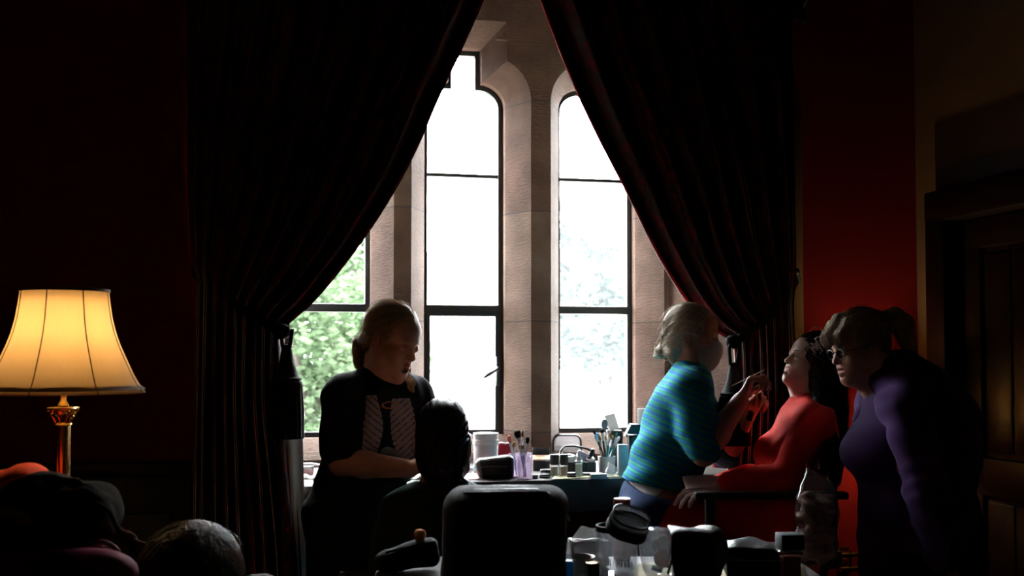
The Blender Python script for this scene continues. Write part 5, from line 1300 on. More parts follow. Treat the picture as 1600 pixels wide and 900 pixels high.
def sheet(label, pts, z, m, name='paper_sheet', cat='paper', lift=.004):
    P = [at_z(x, y, z) for x, y in pts]; o = P[0].copy(); r = thing(name, label, cat, o)
    def fn(u, v):
        q = P[0]*(1-u)*(1-v)+P[1]*u*(1-v)+P[2]*u*v+P[3]*(1-u)*v-o; return (q.x, q.y, .001+lift*(math.sin(u*5+1)*math.sin(v*4+.5))**2)
    solidify(MB().grid(fn, 14, 8).build('sheet', m, r), .0008, 1); return r
sheet('strip of yellow paper along the front edge of the sill', [(862,749.5),(986,744.8),(984,741),(866,745)], ZS, M['yellow_paper'], lift=.001)
sheet('pink-white tissue sheet on the sill left of the vanity case', [(722,751),(758,749.5),(752,741),(722,740)], ZS, M['pink_paper'])
sheet('white sheet on the far left end of the sill', [(474,749.5),(503,749.5),(503,736),(474,736)], ZS, M['paper'], lift=.012)
sheet('white cloth on the sill behind the seated dark head', [(632,750),(668,750),(668,741),(636,741)], ZS, M['paper'], lift=.02)
r, s = put('pot', 'small pink pot on the far left end of the sill', 'pot', 481, 742); MB().lathe([(0,0),(.020,0),(.022,.01),(.022,.022)], 24).build('jar', M['pink'], r); MB().lathe([(.0225,.022),(.0225,.03),(.02,.033),(0,.033)], 24).build('lid', M['white_plastic'], r)
r, s = put('tube', 'white squeeze tube lying at the left end of the sill', 'tube', 492, 733); MB().tube([(-.05,0,.016),(-.02,0,.017),(.03,0,.012),(.05,0,.006)], [.012,.016,.012,.014], 14, flat=.6).build('tube', M['white_plastic'], r); MB().tube([(-.07,0,.014),(-.05,0,.014)], .011, 14).build('cap', M['grey_plastic'], r)
# clutter right, behind the raised forearm
for lab, nm, px, py, w, h, m in (('dark red jar at the right end of the sill behind the raised forearm','jar',1122,730,.045,.05,M['dark_red']), ('black jar right of the dark red jar','jar',1137,728,.04,.065,M['black_plastic'])):
    r, s = put(nm, lab, 'jar', px, py); MB().lathe([(0,0),(w*.48,0),(w*.5,.004),(w*.5,h*.7),(w*.44,h*.74)], 24).build('jar', m, r); MB().lathe([(w*.47,h*.74),(w*.48,h*.76),(w*.48,h),(0,h)], 24).build('lid', M['silver'], r)
# brush and palette held by the masked person, card in the red person's lap
z_ = 3.86
br_ = brush('thin dark-handled brush held in the raised hand before the upturned face', PW(1143,603,z_-.06), PW(1196,577,z_-.03), .0022, .012, M['pale_handle'], M['tan_bristle'], shape='point', hw=.0022)
pl = thing('hand_palette', 'small black palette with a silver clasp held in the far hand below the brush', 'palette', PW(1172,650,z_-.02), ROOM_ROT); MB().box((0,0,0), (.022,.010,.036), .004, Matrix.Rotation(.3,3,'Y')).build('case', M['black_plastic'], pl); MB().box((.004,-.006,.016), (.012,.003,.010), .001).build('clasp', M['silver'], pl)
cd = thing('card', 'pale pink card lying across the red lap by the striped jumper', 'card', PW(1099,753,3.70), ROOM_ROT); solidify(MB().grid(lambda u, v: ((u-.5)*.13, (v-.5)*.09, .006*math.sin(u*3)-.010*v), 10, 8).build('sheet', mat('pale_card', (.62,.50,.50), .8), cd), .0015, 1)
cd.rotation_euler = (math.radians(28), 0, ROOM_ROT)
# ------------------------------------------------------------------ tall director's chair of the red-dressed person
M['chair_black'] = mat('black_lacquered_wood', (.010,.009,.009), .35, spec=.5)
def local_chair(label, cx, cz, face, seat, arm, back, L=.46, Wd=.54, name='director_chair'):
    """folding chair at level-frame (cx, cz); face: level-frame heading angle"""
    r = thing(name, label, 'chair', c2w((cx, cz, 0)), face-TH)
    for s in (-1, 1):
        y = s*Wd/2
        MB().box((0,y,arm-.012), (L+.04,.045,.024), .007).build('armrest', M['chair_black'], r)
        MB().box((L/2-.03,y,(seat+arm-.02)/2-.03), (.03,.024,arm-seat+.04), .004).build('post', M['chair_black'], r)
        MB().box((-L/2+.03,y,(seat+back)/2-.03), (.03,.024,back-seat+.06), .004).build('post', M['chair_black'], r)
        MB().box((0,y*.96,seat-.025), (L,.03,.045), .005).build('seat_rail', M['chair_black'], r)
        MB().box((0,y,.022), (L,.03,.035), .006).build('foot_rail', M['chair_black'], r)
        MB().box((0,y*.96,.30), (L-.05,.022,.03), .004).build('stretcher', M['chair_black'], r)
        for e in (-1, 1):
            MB().tube([(e*(L/2-.05),-y,.035),(e*(L/2-.05),y,seat-.03)], .014, 8, flat=1.4).build('leg', M['chair_black'], r)
    solidify(MB().grid(lambda u, v: ((u-.5)*L, (v-.5)*Wd*.96, seat-.004-.03*math.sin(PI*v)), 8, 12).build('seat', M['black_cloth'], r), .005, 0)
    solidify(MB().grid(lambda u, v: (-L/2+.03-.03*math.sin(PI*u), (u-.5)*Wd, back-.19+.19*v), 14, 6).build('backrest', M['black_cloth'], r), .006, 0)
    return r
dch = local_chair('tall black director chair with armrests under the person in the red dress', .845, 3.84, PI, .765, .955, 1.12)
mk_ = MB()
for k in range(3):
    for dz_ in (0, -.014): mk_.tube([(-.17,.225-k*.022+.007*math.sin(a)*1.0,1.045+dz_+.007*math.cos(a)) for a in np.linspace(.2,PI-.2,7)], .0012, 6)
mk_.build('woven_marks', M['grey_plastic'], dch)
# clear bag of fluffy wadding hung on its near back post
pb = thing('plastic_bag', 'clear plastic bag of pinkish wadding hanging behind the red dress on the chair', 'bag', PW(1277, 890, 3.42), ROOM_ROT)
z0 = pb.location.z; R = random.Random(3); H2 = PW(1277, 752, 3.42).z - z0
S = Sdf()
for k in range(70): S.ell((R.uniform(-.050,.050), R.uniform(-.032,.032), R.uniform(.03,H2*.86)), (R.uniform(.010,.022),R.uniform(.010,.02),R.uniform(.008,.018)), None, .014)
S.post = lambda p: .005*wav(p, 160, 8) + .004*wav(p, 320, 9)
sdf_obj('wadding', S, .003, mat('pink_wadding', (.42,.30,.29), .95, spec=.05), pb)
S = Sdf(); S.cone((0,0,.06),(0,0,H2*.80),.066,.064,.03,sq=((0,1,0),.72)); S.cone((0,0,H2*.84),(-.014,0,H2*1.06),.052,.014,.04,sq=((0,1,0),.7)); S.cone((-.014,0,H2*1.06),(-.03,0.02,H2*1.22),.010,.006,.02)
M['film'] = clear('thin_plastic_film', (.95,.95,.96), .05, .12, haze=.03)
crinkle(S, .0036, M['film'], pb, 'film', .0032, 70, 12)
# chair of the dark-haired person
local_chair('low black chair under the seated dark-haired person, mostly hidden', PC(690,900,3.22)[0], 3.24, PI/2, .46, .66, .80, L=.44, Wd=.52, name='armchair')
# ------------------------------------------------------------------ front table
TZ = .91
M['table_wood'] = mat('dark_table_wood', (.03,.014,.008), .6, spec=.2, col2=(.02,.01,.006), nscale=8); 
tb = thing('table', 'dark table in the foreground crowded with bags and bottles', 'table', c2w((.19, 2.32, 0)), ROOM_ROT)
MB().box((0,0,TZ-.016), (1.0,.72,.03), .006).build('tabletop', M['table_wood'], tb)
for sx_ in (-1,1):
    for sy_ in (-1,1): MB().box((sx_*.45,sy_*.31,(TZ-.03)/2), (.05,.05,TZ-.03), .006).build('leg', M['table_wood'], tb)
MB().box((0,.31,TZ-.075), (.86,.02,.09), .003).box((0,-.31,TZ-.075), (.86,.02,.09), .003).build('apron', M['table_wood'], tb)
def onT(px, Z): return c2w((Z*(px-800)/F, Z, TZ))
def tput(name, label, cat, px, Z, rz=0., group=None): return thing(name, label, cat, onT(px, Z)+Vector((0,0,.001)), ROOM_ROT+rz, group)
# the big black case whose back faces the camera
bg_ = tput('makeup_case', 'large black soft makeup case with piped edges, back to the camera', 'case', 787, 2.30)
S = Sdf(); w_, h_ = .125, PW(787,766,2.30).z-TZ
for i in range(2):
    S.cone((-w_+.03,0,.03),(w_-.032,0,.03),.03,.03,.02,sq=((0,1,0),2.4)); S.cone((-w_+.042,0,h_-.035),(w_-.027,0,h_-.030),.032,.028,.03,sq=((0,1,0),2.2))
S.cone((-w_+.035,0,.03),(-w_+.045,0,h_-.035),.03,.03,.02,sq=((0,1,0),2.4)); S.cone((w_-.032,0,.03),(w_-.026,0,h_-.03),.03,.028,.02,sq=((0,1,0),2.4))
for zz in (.06,.09,.12,h_-.05): S.cone((-w_+.05,0,zz),(w_-.05,0,zz),.036,.036,.04,sq=((0,1,0),2.1))
S.half((0,0,.0005),(0,0,1)); S.post = lambda p: .0015*wav(p, 40, 3)
sdf_obj('body', S, .004, M['black_cloth'], bg_)
pp = [(-w_+.004,-.055,.02),(-w_+.012,-.06,h_-.05),(-w_+.022,-.058,h_-.018),(-w_+.045,-.056,h_-.001),(0,-.056,h_+.001),(w_-.04,-.056,h_+.001),(w_-.012,-.058,h_-.012),(w_-.001,-.06,h_-.045),(w_-.006,-.055,.02)]
MB().tube(pp, .0042, 8).build('piping', M['patent'], bg_); MB().tube([(x,-y,z) for x,y,z in pp], .0042, 8).build('piping', M['patent'], bg_)
MB().box((.005,0,h_+.003), (.14,.07,.006), .003).build('top_panel', M['patent'], bg_)
MB().tube([(w_+.002,-.02,h_-.03),(w_+.006,-.022,h_-.045),(w_+.012,-.022,h_-.062)], .0022, 6).ball((w_+.001,-.02,h_-.026), .005, 10).build('zip_pull', M['silver'], bg_)
# black pouch with a puff brush left of it
po = tput('tool_pouch', 'open black tool pouch left of the large black makeup case', 'pouch', 640, 2.5, .25)
S = Sdf(); S.cone((-.055,0,.02),(.05,0,.024),.022,.025,.02,sq=((0,1,0),1.3)); S.cone((-.05,.0,.04),(.05,0,.058),.010,.010,.02,sq=((0,1,0),2.5)); S.half((0,0,.0005),(0,0,1)); S.post = lambda p: .004*folds(p,(.4,.3,1),80,5)
sdf_obj('body', S, .003, M['black_cloth'], po); MB().tube([(-.056,-.024,.046),(0,-.026,.058),(.056,-.024,.066)], .003, 8).build('rim', M['black_plastic'], po)
brush('orange puff brush sticking up from the black tool pouch', onT(640,2.49)+Vector((0.02,0,.02)), PW(657,826,2.50), .014, .028, M['black_plastic'], M['orange_bristle'])
# clear canister
cn = tput('canister', 'tall clear acrylic canister with a black rim on the front table', 'canister', 963, 2.42)
Rc, Hc = .046, PW(963, 822, 2.42).z-TZ
MB().lathe([(0,.001),(Rc,.001),(Rc,Hc),(Rc-.0025,Hc),(Rc-.0025,.005),(0,.005)], 36).build('wall', M['acrylic'], cn); MB().lathe([(Rc+.0005,Hc-.011),(Rc+.0015,Hc-.011),(Rc+.0015,Hc+.001),(Rc-.004,Hc+.001),(Rc-.004,Hc-.011),(Rc+.0005,Hc-.011)], 36, cap=False).build('rim', M['black_cloth'], cn)
# lettering on the canister (small dark marks low on the front)
lt_ = MB(); R = random.Random(2)
GL = {'N': [((0,0),(0,1)),((0,1),(.7,0)),((.7,0),(.7,1))], 'E': [((0,0),(0,1)),((0,0),(.6,0)),((0,.5),(.5,.5)),((0,1),(.6,1))], 'I': [((0,0),(0,1))], 'A': [((0,0),(.35,1)),((.35,1),(.7,0)),((.15,.4),(.55,.4))], 'M': [((0,0),(0,1)),((0,1),(.4,.3)),((.4,.3),(.8,1)),((.8,1),(.8,0))], 'L': [((0,0),(0,1)),((0,0),(.6,0))], ')': [((0,0),(.25,.5)),((.25,.5),(0,1))]}
x_ = -.75
for ch in ') I N I  M I A L I':
    if ch == ' ': x_ += .06; continue
    for (a, b) in GL[ch]:
        P2 = []
        for q in (a, b): an = x_ + q[0]*.13; P2.append(((Rc+.0006)*math.sin(an), -(Rc+.0006)*math.cos(an), .030+q[1]*.018))
        lt_.tube(P2, .0007, 5)
    x_ += .07 if ch in 'I)' else .15
lt_.build('lettering', M['grey_plastic'], cn)
# round vinyl travel pouch lying tilted on the canister
vp = thing('round_pouch', 'rounded clear-topped black travel pouch resting tilted on the canister', 'pouch', PW(981, 822, 2.38), ROOM_ROT)
Mt = Matrix.Scale(.9,4) @ Matrix.Rotation(.30,4,'Y') @ Matrix.Rotation(.55,4,'X')
def oval(a, rx, ry, p=2.6): c, s_ = math.cos(a), math.sin(a); return rx*abs(c)**(2/p)*(1 if c >= 0 else -1), ry*abs(s_)**(2/p)*(1 if s_ >= 0 else -1)
def oval_loft(levels, n=36):
    vs = []; 
    for (rx, ry, z) in levels:
        for k in range(n): x, y = oval(2*PI*k/n, rx, ry); vs.append((x, y, z))
    return vs, [(i*n+k, i*n+(k+1)%n, (i+1)*n+(k+1)%n, (i+1)*n+k) for i in range(len(levels)-1) for k in range(n)]
vs, fs = oval_loft([(.047,.040,-.012),(.050,.043,-.010),(.050,.043,.012),(.047,.040,.014)]); mb = MB().add(vs, fs, Mt); mb.f.append(tuple(range(35,-1,-1))); mb.mi.append(0); mb.build('band', M['black_cloth'], vp)
vs, fs = oval_loft([(.047,.040,.014),(.046,.039,.026),(.042,.035,.034),(.030,.024,.038),(.004,.003,.038)]); MB().add(vs, fs, Mt).build('clear_top', M['pvc'], vp)
for zz, rx, ry in ((.030,.0455,.0385),(-.012,.049,.042)): MB().tube([Mt @ Vector((*oval(2*PI*k/48, rx, ry), zz)) for k in range(49)], .0028, 6).build('piping', M['patent'], vp)
MB().tube([Mt @ Vector((-.044,0,.031)), Mt @ Vector((0,.003,.042)), Mt @ Vector((.044,0,.031))], .0026, 6).build('zip', M['black_plastic'], vp)
# dark red can behind
rc = tput('spray_can', 'dark red can with a white rim standing behind the canister', 'can', 971, 2.62)
hc = PW(971, 779, 2.62).z-TZ; MB().lathe([(0,0),(.0195,0),(.0205,.003),(.0205,hc-.006),(.019,hc-.002)], 26).build('body', M['dark_red'], rc); MB().lathe([(.0195,hc-.004),(.0205,hc-.002),(.0195,hc),(0,hc-.003)], 26).build('top', M['white_plastic'], rc)
# tissue box, foil bowl, small box, blue bottle, papers
ts = tput('tissue_box', 'white tissue box with a tissue pulled up, left of the canister', 'tissue box', 918, 2.56, .2); MB().box((0,0,.03), (.085,.06,.06), .004).build('box', mat('tissue_carton', (.4,.4,.42), .6), ts)
hx_ = PW(918, 826, 2.56).z-TZ
solidify(MB().grid(lambda u, v: ((-.040+.080*u)*(1-.45*v)+.004*v, .016*math.sin(u*11)*(1-.5*v)*(.4+.6*v)+.010*v, .061+(hx_-.061)*v+.003*math.sin(u*6)*v), 26, 10).build('tissue', mat('tissue', (.80,.80,.80), .9, trans=.35), ts, angle=180), .0006, 0)
fbw = tput('foil_bowl', 'shiny foil bowl in front of the white tissue box', 'bowl', 903, 2.45); MB().lathe([(0,.001),(.018,.001),(.022,.006),(.034,.036),(.037,.038),(.0365,.040),(.033,.038),(.020,.008),(0,.006)], 30, rfn=lambda a, z: 1+.025*math.sin(a*13+z*200)).build('bowl', M['silver'], fbw)
sbx = tput('perfume_box', 'small black and gold box beside the foil bowl', 'box', 925, 2.38, .15); MB().box((0,0,.019), (.026,.022,.038), .002).build('box', M['black_plastic'], sbx); MB().box((0,0,.0385), (.027,.023,.002), .0006).build('gold_top', M['brass'], sbx)
bb = tput('nozzle_bottle', 'clear bottle of blue liquid with a pointed nozzle beside the large case', 'bottle', 887, 2.40); MB().lathe([(0,0),(.010,0),(.0115,.002),(.0115,.03),(.009,.04)], 20).build('glass', M['blue_liquid'], bb); MB().lathe([(.0105,.036),(.008,.05),(.0028,.078),(.0015,.082),(0,.082)], 18).build('nozzle', M['pvc'], bb)
def tsheet(label, pts, m, lift=.004, name='paper_sheet', cat='paper'): return sheet(label, pts, TZ+.0005, m, name, cat, lift)
tsheet('white sheet under the blue bottle at the left of the canister', [(868,903),(918,903),(914,884),(872,884)], M['paper'])
tsheet('yellow-green cloth under the canister and vinyl bag', [(985,912),(1262,912),(1254,884),(1000,882)], M['yellow_paper'], .003, 'cloth', 'cloth')
wt = tput('lip_tube', 'white capped tube lying before the foil bowl', 'tube', 890, 2.33, .1); MB().tube([(-.02,0,.009),(.012,0,.009)], .008, 14).build('tube', M['white_plastic'], wt); MB().tube([(.012,0,.009),(.026,0,.009)], .0085, 14).build('cap', M['grey_plastic'], wt)
# vinyl cosmetic bag with black top
cb = tput('cosmetic_bag', 'clear-ended black cosmetic bag with crinkled top, right of the canister', 'bag', 1068, 2.40, -.12)
hb_ = PW(1068, 822, 2.40).z-TZ; S = Sdf(); wq = .082
for zz, rr in ((.035,.032),(.065,.034),(.09,.03)): S.cone((-wq+.02,0,zz),(wq-.03,0,zz*.97),rr,rr,.03,sq=((0,1,0),1.5))
S.cone((-wq+.02,0,.02),(wq-.03,0,.02),.02,.02,.02,sq=((0,1,0),2.4)); S.half((0,0,.0006),(0,0,1)); S.half((0,0,hb_-.004),(.05,0,-1),.01); S.half((-.022,0,0),(1,0,.12),.004); S.post = lambda p: .0028*folds(p,(.9,.3,.5),95,4)
sdf_obj('body', S, .0032, M['patent'], cb)
S = Sdf()
for zz, rr in ((.035,.032),(.065,.034),(.09,.03)): S.cone((-wq+.02,0,zz),(wq-.03,0,zz),rr,rr,.03,sq=((0,1,0),1.5))
S.cone((-wq+.02,0,.02),(wq-.03,0,.02),.02,.02,.02,sq=((0,1,0),2.4)); S.half((0,0,.0006),(0,0,1)); S.half((0,0,hb_-.006),(0,0,-1),.01); S.half((-.024,0,0),(-1,0,-.12),.004)
crinkle(S, .0032, M['pvc'], cb, 'clear_end', .0022, 80, 9)
MB().tube([(-.028+.012*math.sin(t),.052*math.cos(t)*-1,.055+.047*math.sin(t)) for t in np.linspace(-.9,PI+.9,21)], .003, 8).build('piping', M['black_plastic'], cb)
for k, (dx, dz, rr, cc) in enumerate(((-.05,.045,.018,(.30,.14,.10)), (-.045,.075,.015,(.35,.2,.16)), (-.06,.07,.012,(.5,.42,.4)))): MB().ball((dx,-.012+.01*k,dz), (rr,rr*.7,rr*1.2), 12).build('sponge', mat('bag_sponge', cc, .9), cb)
MB().tube([(-.072,-.044,.032),(-.05,-.046,.024)], .0065, 12).build('tube', M['white_plastic'], cb)
# glossy black case
gc = tput('glossy_case', 'flat-topped glossy black case between cosmetic bag and square bottle', 'case', 1172, 2.46, -.1)
hg = PW(1172, 850, 2.46).z-TZ
def lidp(u, v): return ((u-.5)*.124, (v-.5)*.13, hg+.010*math.sin(PI*min(1,u*1.1))*math.sin(PI*v)+.004*math.sin(u*9)*math.sin(v*5)-.010*max(0,u-.6))
MB().box((0,0,hg/2-.004), (.126,.132,hg-.008), .008).build('body', M['patent'], gc); solidify(MB().grid(lidp, 22, 18).build('lid', M['patent'], gc), .006, -1); MB().box((0,-.067,hg*.62), (.11,.003,.004), .001).build('zip', M['silver'], gc)
# square bottle
q = tput('perfume_bottle', 'square glass bottle of amber liquid with a black cap, right end of the table', 'bottle', 1231, 2.36, .12); hq = PW(1231, 834, 2.36).z-TZ; wq_ = .050
amber = M['amber'] = mat('amber_liquid', (.12,.035,.02), .2, spec=.5, trans=.4)
MB().box((0,0,(hq-.034)/2), (wq_,wq_*.8,hq-.036), .004).build('glass', M['glass'], q); MB().box((0,0,(hq-.034)/2-.003), (wq_*.8,wq_*.6,hq-.055), .003).build('liquid', amber, q); MB().box((0,0,hq-.017), (wq_*1.02,wq_*.84,.034), .0025).build('cap', mat('blue_black_cap', (.008,.012,.016), .6, spec=.25), q)
# ------------------------------------------------------------------ table lamp at the left
LZ = 2.6
ln_ = c2w((PC(98,700,LZ)[0], LZ, 0)); SZ = .70
st_t = thing('side_table', 'round dark side table under the brass lamp, hidden by coats', 'table', ln_, 0)
MB().lathe([(0,SZ-.03),(.21,SZ-.03),(.22,SZ-.02),(.22,SZ-.006),(.21,SZ),(0,SZ)], 36).build('top', M['table_wood'], st_t); MB().lathe([(0,.10),(.05,.10),(.03,.18),(.025,.5),(.045,.62),(.06,SZ-.03),(0,SZ-.03)], 20).build('pedestal', M['table_wood'], st_t)
for k in range(3): a = 2*PI*k/3; MB().tube([(.03*math.cos(a),.03*math.sin(a),.14),(.14*math.cos(a),.14*math.sin(a),.08),(.22*math.cos(a),.22*math.sin(a),.018)], [.025,.02,.018], 10).build('leg', M['table_wood'], st_t)
M['shade'] = mat('cream_shade_fabric', (.76,.62,.42), .85, spec=.1, col2=(.66,.52,.34), nscale=3, trans=.62, stretch=(60,60,1.5), mixpos=(.3,.8)); M['shade_trim'] = mat('brown_shade_trim', (.20,.12,.06), .8); M['bulb'] = emit('warm_bulb', (1,.70,.36), 14)
def lamp(name, label, base, z_table, k=1.0, watts=4.0, shade_z=None, group=None):
    r = thing(name, label, 'lamp', (base.x, base.y, z_table), ROOM_ROT)
    zz = lambda py: (PC(98, py, LZ)[2]-SZ)*k
    MB().box((0,0,.012*k), (.15*k,.15*k,.024*k), .003).box((0,0,.034*k), (.115*k,.115*k,.022*k), .003).lathe([(.045*k,.045*k),(.042*k,.055*k),(.032*k,.065*k),(.034*k,.075*k),(.027*k,.08*k)], 28).build('base', M['brass'], r)
    MB().lathe([(.0175*k,.08*k),(.0165*k,zz(664))], 48, rfn=lambda a, z: 1-.05*abs(math.sin(a*8))).build('column', M['brass'], r, angle=25)
    cp_ = MB().lathe([(.019*k,zz(665)),(.0205*k,zz(663)),(.019*k,zz(661)),(.018*k,zz(659)),(.0195*k,zz(650)),(.024*k,zz(642)),(.027*k,zz(640.5))], 32)
    cp_.box((0,0,zz(638)), (.056*k,.056*k,.007*k), .002)
    for i in range(8):
        a = 2*PI*i/8
        for (z0_, z1_, rr) in ((660,650,.0215),(653,643,.0245)):
            a2 = a + (.39 if z0_ == 653 else 0); c_, s_ = math.cos(a2), math.sin(a2)
            cp_.tube([(c_*.0185*k,s_*.0185*k,zz(z0_)),(c_*rr*k,s_*rr*k,zz((z0_+z1_)/2)),(c_*(rr+.005)*k,s_*(rr+.005)*k,zz(z1_)),(c_*(rr+.004)*k,s_*(rr+.004)*k,zz(z1_+2.5))], [.0035*k,.0045*k,.0035*k,.001], 7, flat=.6)
    for i in range(4):
        a = PI/4+PI/2*i; cp_.tube([((.030+.006*math.cos(t))*k*math.cos(a), (.030+.006*math.cos(t))*k*math.sin(a), zz(643)+.006*k*math.sin(t)) for t in np.linspace(0,5,12)], .0022*k, 6)
    cp_.build('capital', M['brass'], r, angle=30)
    MB().lathe([(.008*k,zz(636)),(.013*k,zz(634)),(.012*k,zz(631)),(.007*k,zz(626)),(.006*k,zz(621)),(.010*k,zz(618)),(.010*k,zz(590)),(0,zz(590))], 24).build('socket', M['brass'], r)
    MB().tube([(0,0,zz(592)),(.05*k,0,zz(585)),(.062*k,0,zz(540)),(.03*k,0,zz(470)),(0,0,zz(456))], .0016*k, 6).tube([(0,0,zz(592)),(-.05*k,0,zz(585)),(-.062*k,0,zz(540)),(-.03*k,0,zz(470)),(0,0,zz(456))], .0016*k, 6).build('harp', M['brass'], r)
    MB().lathe([(.013*k,zz(588)),(.022*k,zz(570)),(.028*k,zz(552)),(.020*k,zz(538)),(0,zz(533))], 20).build('bulb', M['bulb'], r)
    pf = [(455,.1005),(475,.1040),(498,.1095),(520,.118),(540,.129),(565,.146),(585,.160),(600,.173),(608,.183),(614,.189)]
    NS = 8
    def flat8(a, z): b_ = (a % (2*PI/NS))-PI/NS; return 1-.018*math.cos(b_*NS/2)**2*1.0
    sh = MB().lathe([(rr*k, zz(py)) for py, rr in pf], 96, rfn=flat8, cap=False).build('shade', M['shade'], r, angle=120); solidify(sh, .0012, 0)
    for i in range(NS):
        a = 2*PI*i/NS + .12*0; MB().tube([((rr+.0008)*k*math.cos(a),(rr+.0008)*k*math.sin(a),zz(py)) for py, rr in pf], .0014*k, 5).build('seam', M['shade_trim'], sh)
    for py, rr, hh2 in ((454,.1005,.008),(605.5,.1785,.010)): sl_ = .006 if rr > .15 else .0005; MB().lathe([((rr+sl_)*k-.001,zz(py)-hh2*k*.5),((rr+sl_+.0025)*k,zz(py)-hh2*k*.45),((rr-sl_+.0025)*k,zz(py)+hh2*k*.45),((rr-sl_)*k-.001,zz(py)+hh2*k*.5)], 64, cap=False).build('trim_band', M['shade_trim'], sh)
    L_ = bpy.data.lights.new('lamp_light', 'POINT'); L_.energy = watts; L_.color = (1,.72,.38); L_.shadow_soft_size = .03*k; lo = bpy.data.objects.new('lamp_light', L_); COL.objects.link(lo); lo.parent = r; lo.location = (0,0,zz(535)+.012*k)
    return r
lamp('table_lamp', 'lit brass column lamp with a cream bell shade at the left edge', ln_, SZ)
# second, smaller lamp lighting the red wall from behind the purple cardigan
b2 = PW(1392, 700, 4.14); t2_ = thing('side_table', 'small dark table behind the purple cardigan, against the red wall', 'table', (b2.x, b2.y, 0), 0)
MB().lathe([(0,.71),(.11,.71),(.115,.718),(.115,.734),(.11,.74),(0,.74)], 32).build('top', M['table_wood'], t2_); MB().lathe([(.12,0),(.12,.02),(.03,.05),(.022,.3),(.04,.64),(.05,.71)], 20).build('pedestal', M['table_wood'], t2_)
lamp('table_lamp', 'small lit lamp hidden behind the purple cardigan by the red wall', b2, .74, .55, 8.0)
# ------------------------------------------------------------------ armchair with coats, lower left
ac_ = thing('upholstered_armchair', 'crimson upholstered armchair under the heap of coats, lower left', 'armchair', c2w((PC(50,900,2.18)[0], 2.30, 0)), ROOM_ROT+PI*.0)
M['crimson'] = mat('crimson_velvet', (.16,.006,.022), .7, spec=.2, sheen=.35, sheencol=(.8,.15,.3), bump=.15, bscale=300)
bt = PC(100, 846, 2.14)[2]
MB().box((-.02,-.14,bt/2+.12), (.40,.13,bt-.24), .05, seg=4).build('backrest', M['crimson'], ac_, angle=80); MB().box((-.02,.16,.34), (.46,.56,.20), .05, seg=4).build('seat', M['crimson'], ac_, angle=80)
for sx_ in (-1,1): MB().box((sx_*.27-.02,.14,.42), (.11,.58,.40), .05, seg=4).build('arm', M['crimson'], ac_, angle=80)
for sx_ in (-1,1):
    for sy_ in (-.12,.40): MB().lathe([(.028,.25),(.026,.1),(.018,.0),(0,0)], 14, Matrix.Translation((sx_*.24-.02,sy_,0))).build('leg', M['dark_wood'], ac_)
def cloth_heap(name, label, cat, m, blobs, cuts, amp, f, seed, h=.005, ridges=()):
    o = PC(*blobs[0][:3]); o[2] = min(PC(*b_[:3])[2]-b_[3][2] for b_ in blobs); r = thing(name, label, cat, c2w(o), ROOM_ROT); S = Sdf()
    for px, py, Z, rad, k in blobs: S.ell(PC(px, py, Z), rad, None, k)
    base = Sdf(); base.ops = list(S.ops)
    for pts, rr in ridges:
        q = [PC(x, y, hit_z(base, x, y)) for x, y in pts]; S.chain(q, [rr*(.6 if i in (0, len(q)-1) else 1) for i in range(len(q))], .014)
    for c, n in cuts: S.half(PC(*c), n, .02)
    S.post = lambda p: amp*(1-2.2*np.abs(folds(p, (.4,.2,1), f*.5, seed, 2.6))**.8) + amp*.8*folds(p, (1,.1,-.5), f*.7, seed+5, 2.0)
    sdf_obj('cloth', S, h, m, r, o); return r, o
M['olive'] = mat('dark_olive_cotton', (.022,.017,.010), .95, spec=.04, bump=.3, bscale=200); M['orange_red'] = mat('orange_red_cotton', (.80,.085,.035), .85, spec=.1, bump=.2, bscale=200); M['brown'] = mat('brown_wool', (.09,.04,.022), .95, spec=.05, bump=.5, bscale=200)
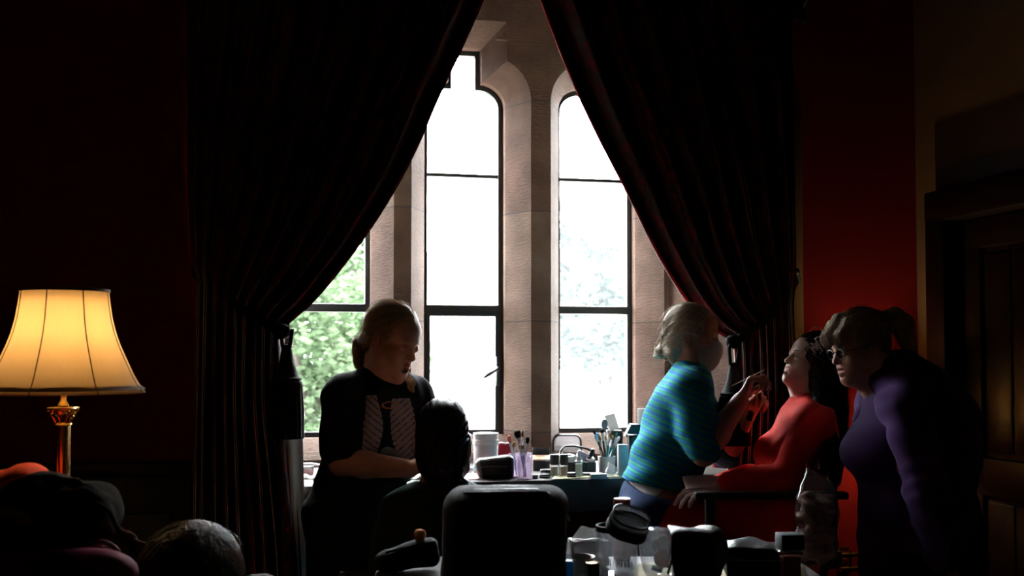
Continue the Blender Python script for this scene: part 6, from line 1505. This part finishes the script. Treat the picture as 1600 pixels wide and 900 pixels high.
r, o = cloth_heap('coat', 'dark olive coat heaped over the crimson armchair', 'coat', M['olive'], [(85,806,2.16,(.13,.10,.062),.05),(20,815,2.14,(.09,.09,.06),.05),(126,808,2.16,(.040,.08,.050),.04),(95,782,2.2,(.08,.07,.040),.05),(158,848,2.18,(.022,.05,.050),.03)], [((0,848,2.1),(0,0,1))], .005, 46, 21, .004,
 [([(-10,775),(20,764),(48,756),(85,752),(122,752)],.009),([(4,794),(34,778),(60,768),(100,770)],.008),([(46,800),(80,796),(108,790),(132,776),(140,768)],.009),([(66,820),(92,804),(118,793),(142,784),(160,806),(174,832)],.008),
  ([(-5,808),(31,804),(54,820)],.008),([(72,780),(100,774),(126,772),(152,783)],.007),([(90,826),(120,812),(150,812),(168,830)],.009),([(20,836),(50,828),(80,836)],.009),([(100,764),(118,758),(140,768),(160,782)],.007)])
lm = MB(); lm.tube([PC(60,800,2.08)-o, PC(100,797,2.06)-o, PC(150,785,2.07)-o, PC(172,800,2.09)-o, PC(186,832,2.10)-o], .0045, 8); lm.build('piping_seam', M['olive'], r)
cloth_heap('garment', 'orange-red garment peeking out behind the olive coat', 'garment', M['orange_red'], [(14,772,2.36,(.09,.07,.050),.04),(44,752,2.36,(.022,.05,.022),.03),(44,744,2.37,(.010,.04,.016),.03),(-20,790,2.40,(.10,.07,.05),.04)], [], .005, 40, 23)
cloth_heap('garment', 'brown sleeve folded at the left edge under the olive coat', 'garment', M['brown'], [(5,815,2.04,(.045,.05,.028),.03),(-30,825,2.04,(.05,.05,.03),.03)], [], .003, 60, 25)
S = Sdf(); S.chain([PC(182,828,2.2), PC(200,843,2.2), PC(218,858,2.2), PC(232,868,2.22)], [.010,.013,.013,.010], .01); S.post = lambda p: .003*wav(p, 300, 3); o = PC(205,850,2.2); o[2] -= .05
r = thing('scarf', 'fuzzy brown scarf end between the olive coat and the light brown hair', 'scarf', c2w(o), ROOM_ROT); sdf_obj('cloth', S, .003, M['brown'], r, o)
cloth_heap('cushion', 'crimson cushion beneath the olive coat at the bottom left corner', 'cushion', M['crimson'], [(130,900,2.02,(.10,.06,.05),.03),(40,905,2.02,(.12,.07,.05),.03)], [], .002, 40, 27)
